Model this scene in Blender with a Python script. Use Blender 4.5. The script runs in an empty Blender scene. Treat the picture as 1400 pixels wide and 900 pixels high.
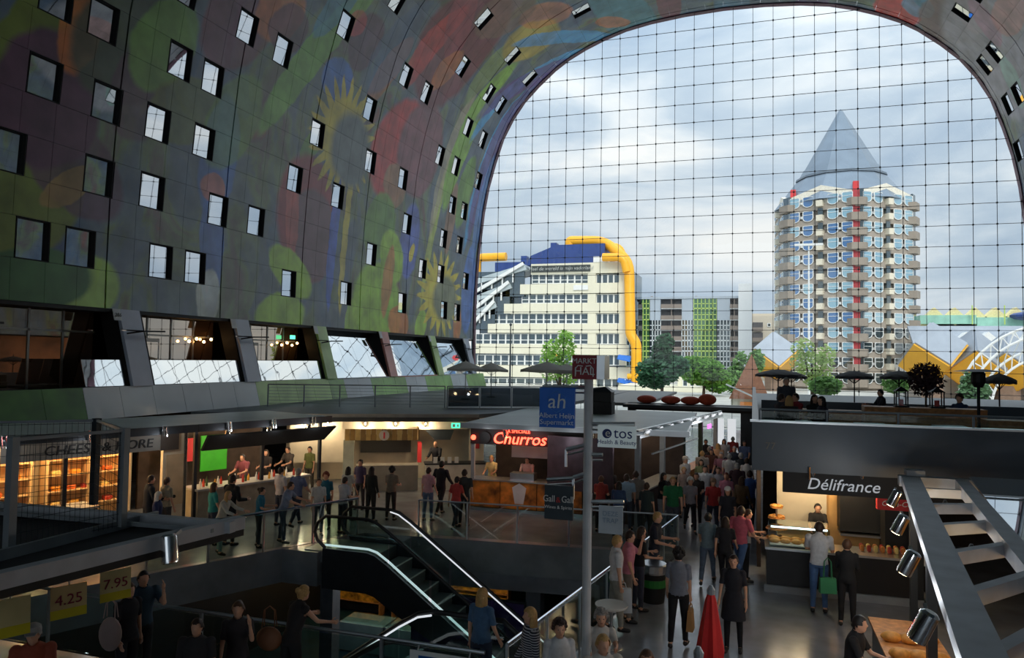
import bpy, bmesh, math, random
from mathutils import Vector, Matrix, Euler
from mathutils.geometry import tessellate_polygon
random.seed(7)
scene = bpy.context.scene
col = scene.collection

# ---------------------------------------------------------------- camera
FPX, CAMZ = 1009.0, 5.2
yaw, pit, rol = math.radians(18.1), math.radians(2.38), math.radians(0.86)
ZU = Vector((0, 0, 1))
F0 = Vector((-math.sin(yaw), math.cos(yaw), 0)); R0 = Vector((math.cos(yaw), math.sin(yaw), 0))
CF = F0*math.cos(pit) + ZU*math.sin(pit); U0 = ZU*math.cos(pit) - F0*math.sin(pit)
CR = R0*math.cos(rol) + U0*math.sin(rol); CU = U0*math.cos(rol) - R0*math.sin(rol)
CO = Vector((0, 0, CAMZ))
cam = bpy.data.cameras.new('camera'); camo = bpy.data.objects.new('camera', cam); col.objects.link(camo)
M = Matrix.Identity(4)
for r in range(3):
    M[r][0], M[r][1], M[r][2], M[r][3] = CR[r], CU[r], -CF[r], CO[r]
camo.matrix_world = M
cam.sensor_width = 36; cam.lens = 36*FPX/1400; cam.clip_end = 2000
scene.camera = camo
# ---------------------------------------------------------------- colour management
scene.view_settings.view_transform = 'Standard'; scene.view_settings.look = 'None'
scene.view_settings.exposure = 0.5; scene.view_settings.gamma = 1.0
scene.view_settings.use_curve_mapping = False
# ---------------------------------------------------------------- sky: bright broken overcast
world = bpy.data.worlds.new('overcast_sky'); scene.world = world; world.use_nodes = True
wn = world.node_tree.nodes; wl = world.node_tree.links; wn.clear()
def wnode(t, **k):
    n = wn.new(t)
    for a, b in k.items(): setattr(n, a, b)
    return n
tc = wnode('ShaderNodeTexCoord'); mp = wnode('ShaderNodeMapping'); mp.inputs['Scale'].default_value = (1.0, 1.0, 3.2)
wl.new(tc.outputs['Generated'], mp.inputs['Vector'])
nz = wnode('ShaderNodeTexNoise'); nz.inputs['Scale'].default_value = 3.1; nz.inputs['Detail'].default_value = 6; nz.inputs['Roughness'].default_value = .52
nz.inputs['Distortion'].default_value = .35
wl.new(mp.outputs['Vector'], nz.inputs['Vector'])
rp = wnode('ShaderNodeValToRGB'); e = rp.color_ramp.elements
e[0].position = .34; e[0].color = (.36, .46, .58, 1); e[1].position = .64; e[1].color = (.84, .85, .84, 1)
q = rp.color_ramp.elements.new(.47); q.color = (.50, .59, .68, 1)
q = rp.color_ramp.elements.new(.55); q.color = (.66, .72, .77, 1)
wl.new(nz.outputs['Fac'], rp.inputs['Fac'])
sx = wnode('ShaderNodeSeparateXYZ'); wl.new(tc.outputs['Generated'], sx.inputs[0])
z2 = wnode('ShaderNodeMath'); z2.operation = 'POWER'; z2.use_clamp = True; z2.inputs[1].default_value = 1.8; wl.new(sx.outputs['Z'], z2.inputs[0])
mr = wnode('ShaderNodeMapRange'); mr.inputs['To Min'].default_value = .78; mr.inputs['To Max'].default_value = 2.35      # overcast sky brightens to the zenith
wl.new(z2.outputs[0], mr.inputs['Value'])
bg = wnode('ShaderNodeBackground'); wl.new(rp.outputs['Color'], bg.inputs['Color']); wl.new(mr.outputs['Result'], bg.inputs['Strength'])
wo = wnode('ShaderNodeOutputWorld'); wl.new(bg.outputs[0], wo.inputs['Surface'])
# soft sun through the cloud, from behind the camera
sun = bpy.data.lights.new('sun', 'SUN'); sun.energy = 1.45; sun.angle = math.radians(25); sun.color = (1, .95, .86)
suno = bpy.data.objects.new('sun', sun); col.objects.link(suno)
suno.rotation_euler = Vector((-.30, .72, -.62)).to_track_quat('-Z', 'Y').to_euler()

# ---------------------------------------------------------------- measuring helpers (ray of a photo pixel met with a real plane)
def ray(x, y): return CF + CR*((x-700)/FPX) - CU*((y-450)/FPX)
def onX(x, y, X): d = ray(x, y); return CO + d*(X/d.x)
def onY(x, y, Y): d = ray(x, y); return CO + d*(Y/d.y)
def onZ(x, y, z): d = ray(x, y); return CO + d*((z-CAMZ)/d.z)
def proj(p):
    v = Vector(p)-CO; w = v.dot(CF)
    return (700+FPX*v.dot(CR)/w, 450-FPX*v.dot(CU)/w, w)

# ---------------------------------------------------------------- materials
MATS = {}
def mat(name, rgb, rough=.6, metal=0.0, var=.12, scale=3.0, emit=0.0, ecol=None, spec=.5, bump=0.0):
    if name in MATS: return MATS[name]
    m = bpy.data.materials.new(name); m.use_nodes = True
    nt = m.node_tree; b = nt.nodes['Principled BSDF']
    b.inputs['Roughness'].default_value = rough; b.inputs['Metallic'].default_value = metal
    b.inputs['Specular IOR Level'].default_value = spec
    g = nt.nodes.new('ShaderNodeNewGeometry'); n = nt.nodes.new('ShaderNodeTexNoise')
    n.inputs['Scale'].default_value = scale; n.inputs['Detail'].default_value = 3
    nt.links.new(g.outputs['Position'], n.inputs['Vector'])
    r = nt.nodes.new('ShaderNodeValToRGB'); a, c = r.color_ramp.elements
    a.position, c.position = .3, .7
    a.color = tuple(v*(1-var) for v in rgb)+(1,); c.color = tuple(min(1, v*(1+var)) for v in rgb)+(1,)
    nt.links.new(n.outputs['Fac'], r.inputs['Fac']); nt.links.new(r.outputs['Color'], b.inputs['Base Color'])
    if bump:
        bp = nt.nodes.new('ShaderNodeBump'); bp.inputs['Strength'].default_value = bump; bp.inputs['Distance'].default_value = .02
        nt.links.new(n.outputs['Fac'], bp.inputs['Height']); nt.links.new(bp.outputs[0], b.inputs['Normal'])
    if emit:
        b.inputs['Emission Color'].default_value = tuple(ecol or rgb)+(1,); b.inputs['Emission Strength'].default_value = emit
    MATS[name] = m; return m
def c8(r, g, b):
    f = lambda v: ((v/255+.055)/1.055)**2.4 if v > 10 else v/255/12.92
    return (f(r), f(g), f(b))
def clear_glass(name, tint=(.97, .98, .98), ior=1.45, rough=.02):
    if name in MATS: return MATS[name]
    m = bpy.data.materials.new(name); m.use_nodes = True; nt = m.node_tree; nt.nodes.clear()
    t = nt.nodes.new('ShaderNodeBsdfTransparent'); t.inputs[0].default_value = tint+(1,)
    gl = nt.nodes.new('ShaderNodeBsdfGlossy'); gl.inputs['Roughness'].default_value = rough; gl.inputs[0].default_value = (.9, .9, .9, 1)
    lw = nt.nodes.new('ShaderNodeLayerWeight'); lw.inputs[0].default_value = .5
    pw = nt.nodes.new('ShaderNodeMath'); pw.operation = 'POWER'; pw.inputs[1].default_value = 4.0; nt.links.new(lw.outputs['Facing'], pw.inputs[0])
    fr = nt.nodes.new('ShaderNodeMath'); fr.operation = 'MULTIPLY_ADD'; fr.inputs[1].default_value = .9; fr.inputs[2].default_value = ((ior-1)/(ior+1))**2; nt.links.new(pw.outputs[0], fr.inputs[0])
    mx = nt.nodes.new('ShaderNodeMixShader'); o = nt.nodes.new('ShaderNodeOutputMaterial')
    nt.links.new(fr.outputs[0], mx.inputs[0]); nt.links.new(t.outputs[0], mx.inputs[1]); nt.links.new(gl.outputs[0], mx.inputs[2]); nt.links.new(mx.outputs[0], o.inputs[0])
    MATS[name] = m; return m
def coated_glass(name, base, refl, fac, wob=0.0):
    if name in MATS: return MATS[name]
    m = bpy.data.materials.new(name); m.use_nodes = True; nt = m.node_tree; nt.nodes.clear()
    d = nt.nodes.new('ShaderNodeBsdfDiffuse'); d.inputs[0].default_value = base+(1,)
    gl = nt.nodes.new('ShaderNodeBsdfGlossy'); gl.inputs['Roughness'].default_value = .015; gl.inputs[0].default_value = refl+(1,)
    lw = nt.nodes.new('ShaderNodeLayerWeight'); lw.inputs[0].default_value = .3
    mr = nt.nodes.new('ShaderNodeMapRange'); mr.inputs['To Min'].default_value = fac; mr.inputs['To Max'].default_value = 1
    mx = nt.nodes.new('ShaderNodeMixShader'); o = nt.nodes.new('ShaderNodeOutputMaterial')
    if wob:
        g = nt.nodes.new('ShaderNodeNewGeometry'); n = nt.nodes.new('ShaderNodeTexNoise'); n.inputs['Scale'].default_value = .9
        bp = nt.nodes.new('ShaderNodeBump'); bp.inputs['Strength'].default_value = wob; bp.inputs['Distance'].default_value = .05
        nt.links.new(g.outputs['Position'], n.inputs['Vector']); nt.links.new(n.outputs['Fac'], bp.inputs['Height']); nt.links.new(bp.outputs[0], gl.inputs['Normal'])
    nt.links.new(lw.outputs['Facing'], mr.inputs['Value']); nt.links.new(mr.outputs[0], mx.inputs[0])
    nt.links.new(d.outputs[0], mx.inputs[1]); nt.links.new(gl.outputs[0], mx.inputs[2]); nt.links.new(mx.outputs[0], o.inputs[0])
    MATS[name] = m; return m

GLASS = clear_glass('clear facade glass')
RAILGLASS = clear_glass('balustrade glass', (.80, .90, .88), 1.5)
COATED = coated_glass('coated window glass', (.01, .014, .018), (.86, .9, .95), .62)
SLANT = coated_glass('slanted balcony glass', (.02, .025, .03), (.90, .95, .97), .75, .05)
SHOPGLASS = coated_glass('shop glass with mural tint', (.11, .06, .035), (.95, .75, .58), .4)  # reflection tinted warm to stand in for the mirrored orange mural
STEEL = mat('brushed steel', (.62, .64, .66), .28, 1.0, .05)
CHROME = mat('polished steel', (.85, .87, .9), .13, 1.0, .03)
DARKSTEEL = mat('dark painted steel', c8(44, 50, 56), .45, .3)
GREYSTEEL = mat('grey painted steel', c8(140, 148, 154), .45, .1)
BLACK = mat('matt black', c8(16, 17, 19), .6)
BLACKREVEAL = mat('black window reveal', c8(12, 13, 15), .7)
WHITE = mat('white paint', c8(228, 230, 228), .5, 0, .05)
CABLE = mat('cable steel', c8(72, 80, 88), .5, .3)
WOOD = mat('warm timber', c8(190, 130, 74), .55, 0, .3, 9)
RUBBER = mat('black rubber', c8(20, 21, 23), .4)

# ---------------------------------------------------------------- mesh helpers
class MB:
    def __init__(s): s.v = []; s.f = []; s.smooth = False
    def add(s, vs, fs):
        o = len(s.v); s.v += [tuple(p) for p in vs]; s.f += [tuple(i+o for i in f) for f in fs]; return s
    def hexa(s, p):   # 8 corners: bottom 4 ccw, top 4 ccw
        return s.add(p, [(3,2,1,0), (4,5,6,7), (0,1,5,4), (1,2,6,5), (2,3,7,6), (3,0,4,7)])
    def box(s, x0, y0, z0, x1, y1, z1):
        if x0 > x1: x0, x1 = x1, x0
        if y0 > y1: y0, y1 = y1, y0
        if z0 > z1: z0, z1 = z1, z0
        return s.hexa([(x0,y0,z0), (x1,y0,z0), (x1,y1,z0), (x0,y1,z0), (x0,y0,z1), (x1,y0,z1), (x1,y1,z1), (x0,y1,z1)])
    def bar(s, p0, p1, w, h=None, up=None):
        h = h or w; p0, p1 = Vector(p0), Vector(p1); d = (p1-p0).normalized()
        up = Vector(up or ((0,0,1) if abs(d.z) < .95 else (0,1,0))); a = d.cross(up).normalized()*(w/2); b = a.cross(d).normalized()*(h/2)
        return s.hexa([p0-a-b, p1-a-b, p1+a-b, p0+a-b, p0-a+b, p1-a+b, p1+a+b, p0+a+b])
    def tube(s, pts, r, n=8, cap=True):
        pts = [Vector(p) for p in pts]; k = len(pts); rs = r if isinstance(r, (list, tuple)) else [r]*k
        base = len(s.v); ref = None
        for i, p in enumerate(pts):
            d = (pts[min(i+1, k-1)]-pts[max(i-1, 0)]).normalized()
            if ref is None: ref = Vector((0,0,1)) if abs(d.z) < .9 else Vector((1,0,0))
            a = d.cross(ref).normalized(); b = a.cross(d).normalized(); ref = b
            for j in range(n):
                t = 2*math.pi*j/n; s.v.append(tuple(p+a*(math.cos(t)*rs[i])+b*(math.sin(t)*rs[i])))
        for i in range(k-1):
            for j in range(n):
                j2 = (j+1) % n; s.f.append((base+i*n+j, base+i*n+j2, base+(i+1)*n+j2, base+(i+1)*n+j))
        if cap:
            s.f.append(tuple(base+j for j in range(n))[::-1]); s.f.append(tuple(base+(k-1)*n+j for j in range(n)))
        return s
    def lathe(s, prof, c=(0,0,0), n=16, ax=1, ay=1):
        base = len(s.v)
        for r, z in prof:
            for j in range(n):
                t = 2*math.pi*j/n; s.v.append((c[0]+ax*r*math.cos(t), c[1]+ay*r*math.sin(t), c[2]+z))
        for i in range(len(prof)-1):
            for j in range(n):
                j2 = (j+1) % n; s.f.append((base+i*n+j, base+i*n+j2, base+(i+1)*n+j2, base+(i+1)*n+j))
        s.f.append(tuple(base+j for j in range(n))[::-1]); s.f.append(tuple(base+(len(prof)-1)*n+j for j in range(n)))
        return s
    def ball(s, c, rx, ry=None, rz=None, n=10, m=7):
        ry = ry or rx; rz = rz or rx; base = len(s.v)
        for i in range(1, m):
            a = math.pi*i/m
            for j in range(n):
                t = 2*math.pi*j/n; s.v.append((c[0]+rx*math.sin(a)*math.cos(t), c[1]+ry*math.sin(a)*math.sin(t), c[2]-rz*math.cos(a)))
        b0 = len(s.v); s.v += [(c[0], c[1], c[2]-rz), (c[0], c[1], c[2]+rz)]
        for i in range(m-2):
            for j in range(n):
                j2 = (j+1) % n; s.f.append((base+i*n+j, base+i*n+j2, base+(i+1)*n+j2, base+(i+1)*n+j))
        for j in range(n):
            j2 = (j+1) % n; s.f.append((b0, base+j2, base+j)); s.f.append((b0+1, base+(m-2)*n+j, base+(m-2)*n+j2))
        return s
    def prism(s, poly, z0, z1):
        n = len(poly); return s.add([(x,y,z0) for x,y in poly]+[(x,y,z1) for x,y in poly],
            [tuple(range(n))[::-1], tuple(range(n, 2*n))]+[(i, (i+1)%n, (i+1)%n+n, i+n) for i in range(n)])
    def slab(s, pts, d):  # planar polygon thickened by vector d
        n = len(pts); pts = [Vector(p) for p in pts]; d = Vector(d)
        return s.add(pts+[p+d for p in pts], [tuple(range(n))[::-1], tuple(range(n, 2*n))]+[(i, (i+1)%n, (i+1)%n+n, i+n) for i in range(n)])
    def mesh(s, name, m):
        me = bpy.data.meshes.new(name); me.from_pydata(s.v, [], s.f); me.update()
        bm = bmesh.new(); bm.from_mesh(me); bmesh.ops.recalc_face_normals(bm, faces=bm.faces); bm.to_mesh(me); bm.free()
        if m: me.materials.append(m)
        if s.smooth: me.shade_smooth(); me.set_sharp_from_angle(angle=math.radians(40))
        return me
    def build(s, name, m, parent=None, loc=None, rot=None):
        return link(name, s.mesh(name, m), parent, loc, rot)
def link(name, me, parent=None, loc=None, rot=None):
    o = bpy.data.objects.new(name, me); col.objects.link(o)
    if parent: o.parent = parent
    if loc is not None: o.location = loc
    if rot is not None: o.rotation_euler = rot
    return o
def tag(o, label, cat, group=None):
    o['label'] = label; o['category'] = cat
    if group: o['group'] = group
    return o
def thing(name, label, cat, loc=(0,0,0), rz=0, group=None):
    o = bpy.data.objects.new(name, None); col.objects.link(o); o.location = loc; o.rotation_euler = (0,0,rz); o.empty_display_size = .2
    return tag(o, label, cat, group)
def struct(o): o['kind'] = 'structure'; return o
def stuff(o): o['kind'] = 'stuff'; return o
def dup(root, loc, rz=0, label=None):
    def cp(o, par):
        c = o.copy(); col.objects.link(c); c.parent = par
        for ch in o.children: cp(ch, c)
        return c
    r = cp(root, None); r.location = loc; r.rotation_euler = (0,0,rz)
    if label: r['label'] = label
    return r
def text(body, size, m, parent, loc, rot=(math.pi/2,0,0), name='lettering', ext=.01, shear=0, sx=1.0, space=1.0, align='CENTER'):
    cu = bpy.data.curves.new('t', 'FONT'); cu.body = body; cu.size = size; cu.extrude = ext; cu.align_x = align; cu.align_y = 'CENTER'; cu.shear = shear
    cu.space_character = space; cu.resolution_u = 3
    o = bpy.data.objects.new('t', cu); col.objects.link(o)
    me = bpy.data.meshes.new_from_object(o.evaluated_get(bpy.context.evaluated_depsgraph_get()))
    bpy.data.objects.remove(o); me.name = name; me.materials.clear(); me.materials.append(m)
    t = link(name, me, parent, loc, rot); t.scale = (sx, 1, 1); return t
def lamp(parent, loc, power, color=(1,.72,.42), radius=.12, name='lamp_light'):
    l = bpy.data.lights.new(name, 'POINT'); l.energy = power; l.color = color; l.shadow_soft_size = radius
    o = bpy.data.objects.new(name, l); col.objects.link(o); o.parent = parent; o.location = loc; return o
# ================================================================ THE HALL
HALF = [(20.2,4),(20.25,8),(20.2,10.85),(20.0,14),(19.6,17.6),(19.2,19.8),(18.65,21.8),(17.95,23.9),(17.1,25.5),(16.1,26.9),(14.9,28.1),(13.5,29.3),(12.3,30.1),(10.9,30.8),(9.4,31.4),(7.6,31.95),(5.6,32.3),(3,32.55),(0,32.65)]
XC = -2.2; YF = 58.3; YB = -58.3
PROF = [Vector((XC-w, z)) for w, z in HALF] + [Vector((XC+w, z)) for w, z in HALF[::-1][1:]]
SBASE = 2.85
CUM = [0.0]
for a, b in zip(PROF[:-1], PROF[1:]): CUM.append(CUM[-1]+(b-a).length)
STOT = CUM[-1]-2*SBASE
def prof(s):        # arc length above the lower edge of the cladding -> (x, z), tangent
    s = min(max(s+SBASE, 0), CUM[-1]-1e-6)
    for i in range(len(PROF)-1):
        if CUM[i+1] >= s:
            t = (PROF[i+1]-PROF[i]).normalized(); return PROF[i]+t*(s-CUM[i]), t
def vhit(x, y):
    d = ray(x, y)
    for i, (a, b) in enumerate(zip(PROF[:-1], PROF[1:])):
        e = b-a; det = -d.x*e.y+e.x*d.z
        if abs(det) < 1e-9: continue
        rx, rz = a.x, a.y-CAMZ
        t = (-rx*e.y+e.x*rz)/det; u = (d.x*rz-d.z*rx)/det
        if t > 0 and 0 <= u <= 1: return d.y*t, CUM[i]+u*e.length-SBASE
    return None
# ---- painted cladding: soft generic fruit, leaf and flower coloured patches printed over slate grey metal
def mural():
    m = bpy.data.materials.new('printed metal cladding'); m.use_nodes = True; nt = m.node_tree; N = nt.nodes; L = nt.links
    bs = N['Principled BSDF']; bs.inputs['Roughness'].default_value = .33; bs.inputs['Specular IOR Level'].default_value = .75
    def nd(t, **k):
        n = N.new(t)
        for a, b in k.items(): setattr(n, a, b)
        return n
    g = nd('ShaderNodeNewGeometry')
    n1 = nd('ShaderNodeTexNoise'); n1.inputs['Scale'].default_value = .9; n1.inputs['Detail'].default_value = 4
    L.new(g.outputs['Position'], n1.inputs['Vector'])
    sub = nd('ShaderNodeVectorMath', operation='SUBTRACT'); sub.inputs[1].default_value = (.5, .5, .5); L.new(n1.outputs['Color'], sub.inputs[0])
    scl = nd('ShaderNodeVectorMath', operation='SCALE'); scl.inputs['Scale'].default_value = .45; L.new(sub.outputs[0], scl.inputs[0])
    pos = nd('ShaderNodeVectorMath', operation='ADD'); L.new(g.outputs['Position'], pos.inputs[0]); L.new(scl.outputs[0], pos.inputs[1])
    # ground: slate with mossy, blue and brown drifts
    mpg = nd('ShaderNodeMapping'); mpg.inputs['Scale'].default_value = (.16, .22, .13); L.new(pos.outputs[0], mpg.inputs[0])
    n2 = nd('ShaderNodeTexNoise'); n2.inputs['Scale'].default_value = 1.6; n2.inputs['Detail'].default_value = 5; n2.inputs['Distortion'].default_value = .8; L.new(mpg.outputs[0], n2.inputs['Vector'])
    rp = nd('ShaderNodeValToRGB'); el = rp.color_ramp.elements
    el[0].position = .28; el[0].color = c8(50, 58, 92)+(1,); el[1].position = .74; el[1].color = c8(112, 66, 58)+(1,)
    for p, cc in ((.37, (64, 84, 108)), (.45, (78, 90, 104)), (.52, (80, 94, 98)), (.58, (92, 106, 76)), (.65, (86, 78, 74))):
        q = el.new(p); q.color = c8(*cc)+(1,)
    L.new(n2.outputs['Fac'], rp.inputs[0])
    cur = rp.outputs[0]
    def blob(px, py, a, b, ang, rgb, op=.92, soft=.14):
        nonlocal cur
        h = vhit(px, py)
        if not h: return
        p, t = prof(h[1]); ey = Vector((0,1,0)); es = Vector((t.x, 0, t.y)); an = math.radians(ang)
        u = ey*math.cos(an)+es*math.sin(an); v = es*math.cos(an)-ey*math.sin(an); w = u.cross(v)
        R = Matrix((u, v, w)).transposed()
        mp = nd('ShaderNodeMapping', vector_type='TEXTURE'); mp.inputs['Location'].default_value = (p.x, h[0], p.y)
        mp.inputs['Rotation'].default_value = R.to_euler('XYZ'); mp.inputs['Scale'].default_value = (a, b, 9)
        ch = nd('ShaderNodeVectorMath', operation='MULTIPLY_ADD'); L.new(cur, ch.inputs[0]); ch.inputs[1].default_value = (1e-6,)*3; L.new(pos.outputs[0], ch.inputs[2]); L.new(ch.outputs[0], mp.inputs[0])
        ln = nd('ShaderNodeVectorMath', operation='LENGTH'); L.new(mp.outputs[0], ln.inputs[0])
        mr = nd('ShaderNodeMapRange', interpolation_type='SMOOTHSTEP'); mr.inputs['From Min'].default_value = 1.0; mr.inputs['From Max'].default_value = 1-soft
        mr.inputs['To Min'].default_value = 0; mr.inputs['To Max'].default_value = min(1, op*1.12); L.new(ln.outputs['Value'], mr.inputs[0])
        mx = nd('ShaderNodeMix', data_type='RGBA'); L.new(mr.outputs[0], mx.inputs[0]); L.new(cur, mx.inputs[6]); mx.inputs[7].default_value = c8(*rgb)+(1,)
        cur = mx.outputs[2]
    RED = (186, 58, 56); MAR = (108, 42, 52); LIME = (148, 186, 62); GRN = (98, 138, 58); YEL = (208, 186, 66); BLU = (62, 104, 186); SKY = (70, 150, 205); ORG = (196, 108, 48); PLU = (78, 48, 66); GRY = (96, 104, 108); PUR = (84, 58, 130); OLI = (92, 104, 40)
    B = [(20,110,4.5,1.2,75,OLI),(28,300,3.2,1.6,50,OLI),(70,135,2.6,2.1,70,PLU),(110,40,1.8,.8,80,ORG,.7),(105,230,1.6,2.4,60,PLU,.7),(95,255,1.4,.5,40,(140,110,60),.7),(112,395,1.8,1.3,20,LIME,.6),(40,385,2.6,1.2,10,(50,86,44)),
      (185,60,3.2,2.2,40,(62,70,52),.8),(190,130,2,1.4,80,PLU,.6),(225,60,2.4,1.4,60,GRN,.7),(255,150,2.2,1.4,30,OLI,.6),(300,215,3,1.2,85,BLU,.5),(290,330,3.4,.8,92,(70,100,170),.7),(285,405,1.3,.8,85,(190,196,186),.7),(292,258,.8,.7,0,ORG,.6),
      (320,165,2.8,1.5,60,GRN,.5),(330,30,3,1.8,50,MAR,.55),(385,15,2,1.4,50,ORG,.55),(395,40,1.6,1.2,40,PLU,.7),
      (432,70,6.5,.95,58,(104,150,66),.95),(465,5,2.8,.8,60,(70,128,150),.7),(462,108,1.6,1.2,20,BLU,.7),(500,58,1.9,1.5,60,PLU,.8),(487,32,1,.7,40,RED,.6),
      (532,95,3,.9,62,(150,92,58),.75),(545,60,4.2,1.6,62,(66,86,116),.55),
      (425,200,1.3,.6,50,GRN,.7),
      (422,300,2.9,3.6,15,(132,52,58),.85),(428,322,2.4,2.6,10,(92,66,76),.8),(400,290,.6,2.6,5,(176,84,78),.7),
      (545,205,4.2,3.0,50,RED,.85),(575,205,3.6,3.2,60,(120,70,80),.85),(540,255,1.5,1.6,60,(150,110,78),.8),
      (456,320,4.6,.45,88,(72,98,190),.8),(472,320,5,.35,88,YEL,.6),(398,372,2.2,1.1,-25,LIME,.85),(384,432,2.2,1.3,10,LIME,.8),(520,310,2.4,2.0,60,GRN,.8),(560,330,2.8,1.5,85,(84,100,180),.85),(563,345,.7,.4,70,YEL,.9),(536,352,1.6,2.0,40,LIME,.85),
      (516,425,3.4,3.3,0,(140,180,58),.9),(530,384,2.6,.7,80,(176,120,60),.85),(545,441,1.6,1.2,0,ORG,.8),(480,440,1.5,.8,80,LIME,.7),
      (640,395,4,1.5,85,BLU,.7),(575,445,1.4,.9,60,LIME,.8),(625,445,1.6,.9,80,ORG,.6),
      (595,300,7,.5,78,(160,172,84),.8),(612,215,6.5,.7,80,(168,158,128),.6),(640,180,7,1.4,78,(126,170,66),.9),(635,262,3.2,1.4,80,GRN,.8),(616,300,3,.9,85,(150,110,80),.7),
      (625,60,5.2,4.2,60,MAR,.85),(590,60,1.1,3.8,-20,RED,.7),(628,30,1.4,3.2,40,(150,60,70),.6),(610,95,2,1,60,ORG,.5),(690,75,5,1.2,75,(120,140,80),.7),
      (725,55,3.0,2.1,40,(172,150,62),.85),(745,20,2.6,1.4,40,ORG,.5),(690,20,3,2,40,(120,84,66),.6),
      (668,210,9,.8,80,SKY,.75),(720,108,8,.8,62,SKY,.8),(775,50,6,.8,40,SKY,.75),(682,185,10,1.1,80,PUR,.7),(745,100,9,1.1,50,PUR,.7),(657,285,5,.9,86,(76,120,186),.7),
      (860,25,9,2,10,(62,118,132),.75),(838,30,1.8,.8,40,ORG,.6),(915,8,2.5,1.0,0,MAR,.7),(1000,4,9,1.4,0,(70,110,140),.7),(1110,1,8,1.2,0,(92,70,110),.6),(1228,14,2.4,1.8,0,RED,.85),(1255,8,1.6,1.2,0,(70,140,170),.7),(1290,30,3,2,0,(110,84,76),.7),(1330,8,3,1.4,20,ORG,.5),(1375,60,8,5,0,(140,138,146),.8),(1350,30,2,1,60,(150,110,130),.6),(1385,110,2,1,80,(120,170,150),.5),(1380,20,2.4,1.2,0,(180,120,110),.5)]
    for k in B: blob(*k)
    def flower(px, py, a, b, rgb, n):
        nonlocal cur
        h = vhit(px, py); p, t = prof(h[1]); R = Matrix((Vector((0,1,0)), Vector((t.x,0,t.y)), Vector((0,1,0)).cross(Vector((t.x,0,t.y))))).transposed()
        ch = nd('ShaderNodeVectorMath', operation='MULTIPLY_ADD'); L.new(cur, ch.inputs[0]); ch.inputs[1].default_value = (1e-6,)*3; L.new(pos.outputs[0], ch.inputs[2])
        mp = nd('ShaderNodeMapping', vector_type='TEXTURE'); mp.inputs['Location'].default_value = (p.x, h[0], p.y); mp.inputs['Rotation'].default_value = R.to_euler('XYZ'); mp.inputs['Scale'].default_value = (a, b, 9); L.new(ch.outputs[0], mp.inputs[0])
        sp = nd('ShaderNodeSeparateXYZ'); L.new(mp.outputs[0], sp.inputs[0]); at = nd('ShaderNodeMath', operation='ARCTAN2'); L.new(sp.outputs[1], at.inputs[0]); L.new(sp.outputs[0], at.inputs[1])
        ml_ = nd('ShaderNodeMath', operation='MULTIPLY'); ml_.inputs[1].default_value = n; L.new(at.outputs[0], ml_.inputs[0]); cs = nd('ShaderNodeMath', operation='COSINE'); L.new(ml_.outputs[0], cs.inputs[0])
        ma = nd('ShaderNodeMath', operation='MULTIPLY_ADD'); ma.inputs[1].default_value = .17; ma.inputs[2].default_value = .8; L.new(cs.outputs[0], ma.inputs[0])
        ln = nd('ShaderNodeVectorMath', operation='LENGTH'); L.new(mp.outputs[0], ln.inputs[0]); df = nd('ShaderNodeMath', operation='SUBTRACT'); L.new(ma.outputs[0], df.inputs[0]); L.new(ln.outputs['Value'], df.inputs[1])
        mr = nd('ShaderNodeMapRange', interpolation_type='SMOOTHSTEP'); mr.inputs['From Min'].default_value = -.04; mr.inputs['From Max'].default_value = .06; L.new(df.outputs[0], mr.inputs[0])
        mx = nd('ShaderNodeMix', data_type='RGBA'); L.new(mr.outputs[0], mx.inputs[0]); L.new(cur, mx.inputs[6]); mx.inputs[7].default_value = c8(*rgb)+(1,); cur = mx.outputs[2]
    flower(470, 190, 3.5, 3.5, (184,166,62), 23); blob(480, 206, 2.5, 2.4, 80, (88,98,100), .9, .3); flower(602, 402, 4.3, 3.3, (196,178,64), 19); blob(609, 410, 2.7, 2.1, 0, (108,114,86), .9, .3)
    # fine painterly grain
    n3 = nd('ShaderNodeTexNoise'); n3.inputs['Scale'].default_value = .8; n3.inputs['Detail'].default_value = 9; L.new(pos.outputs[0], n3.inputs['Vector'])
    r3 = nd('ShaderNodeMapRange'); r3.inputs['From Min'].default_value = .3; r3.inputs['From Max'].default_value = .7; r3.inputs['To Min'].default_value = 1.15; r3.inputs['To Max'].default_value = 2.35; L.new(n3.outputs['Fac'], r3.inputs[0])
    ml = nd('ShaderNodeMix', data_type='RGBA', blend_type='MULTIPLY'); ml.inputs[0].default_value = 1; L.new(cur, ml.inputs[6]); L.new(r3.outputs[0], ml.inputs[7])
    gm = nd('ShaderNodeGamma'); gm.inputs[1].default_value = .86; L.new(ml.outputs[2], gm.inputs[0])
    hs = nd('ShaderNodeHueSaturation'); hs.inputs['Saturation'].default_value = 1.05; L.new(gm.outputs[0], hs.inputs['Color'])
    L.new(hs.outputs[0], bs.inputs['Base Color'])
    return m
MURAL = mural()
SEAM = mat('dark joint backing', c8(22, 25, 28), .8)

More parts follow.
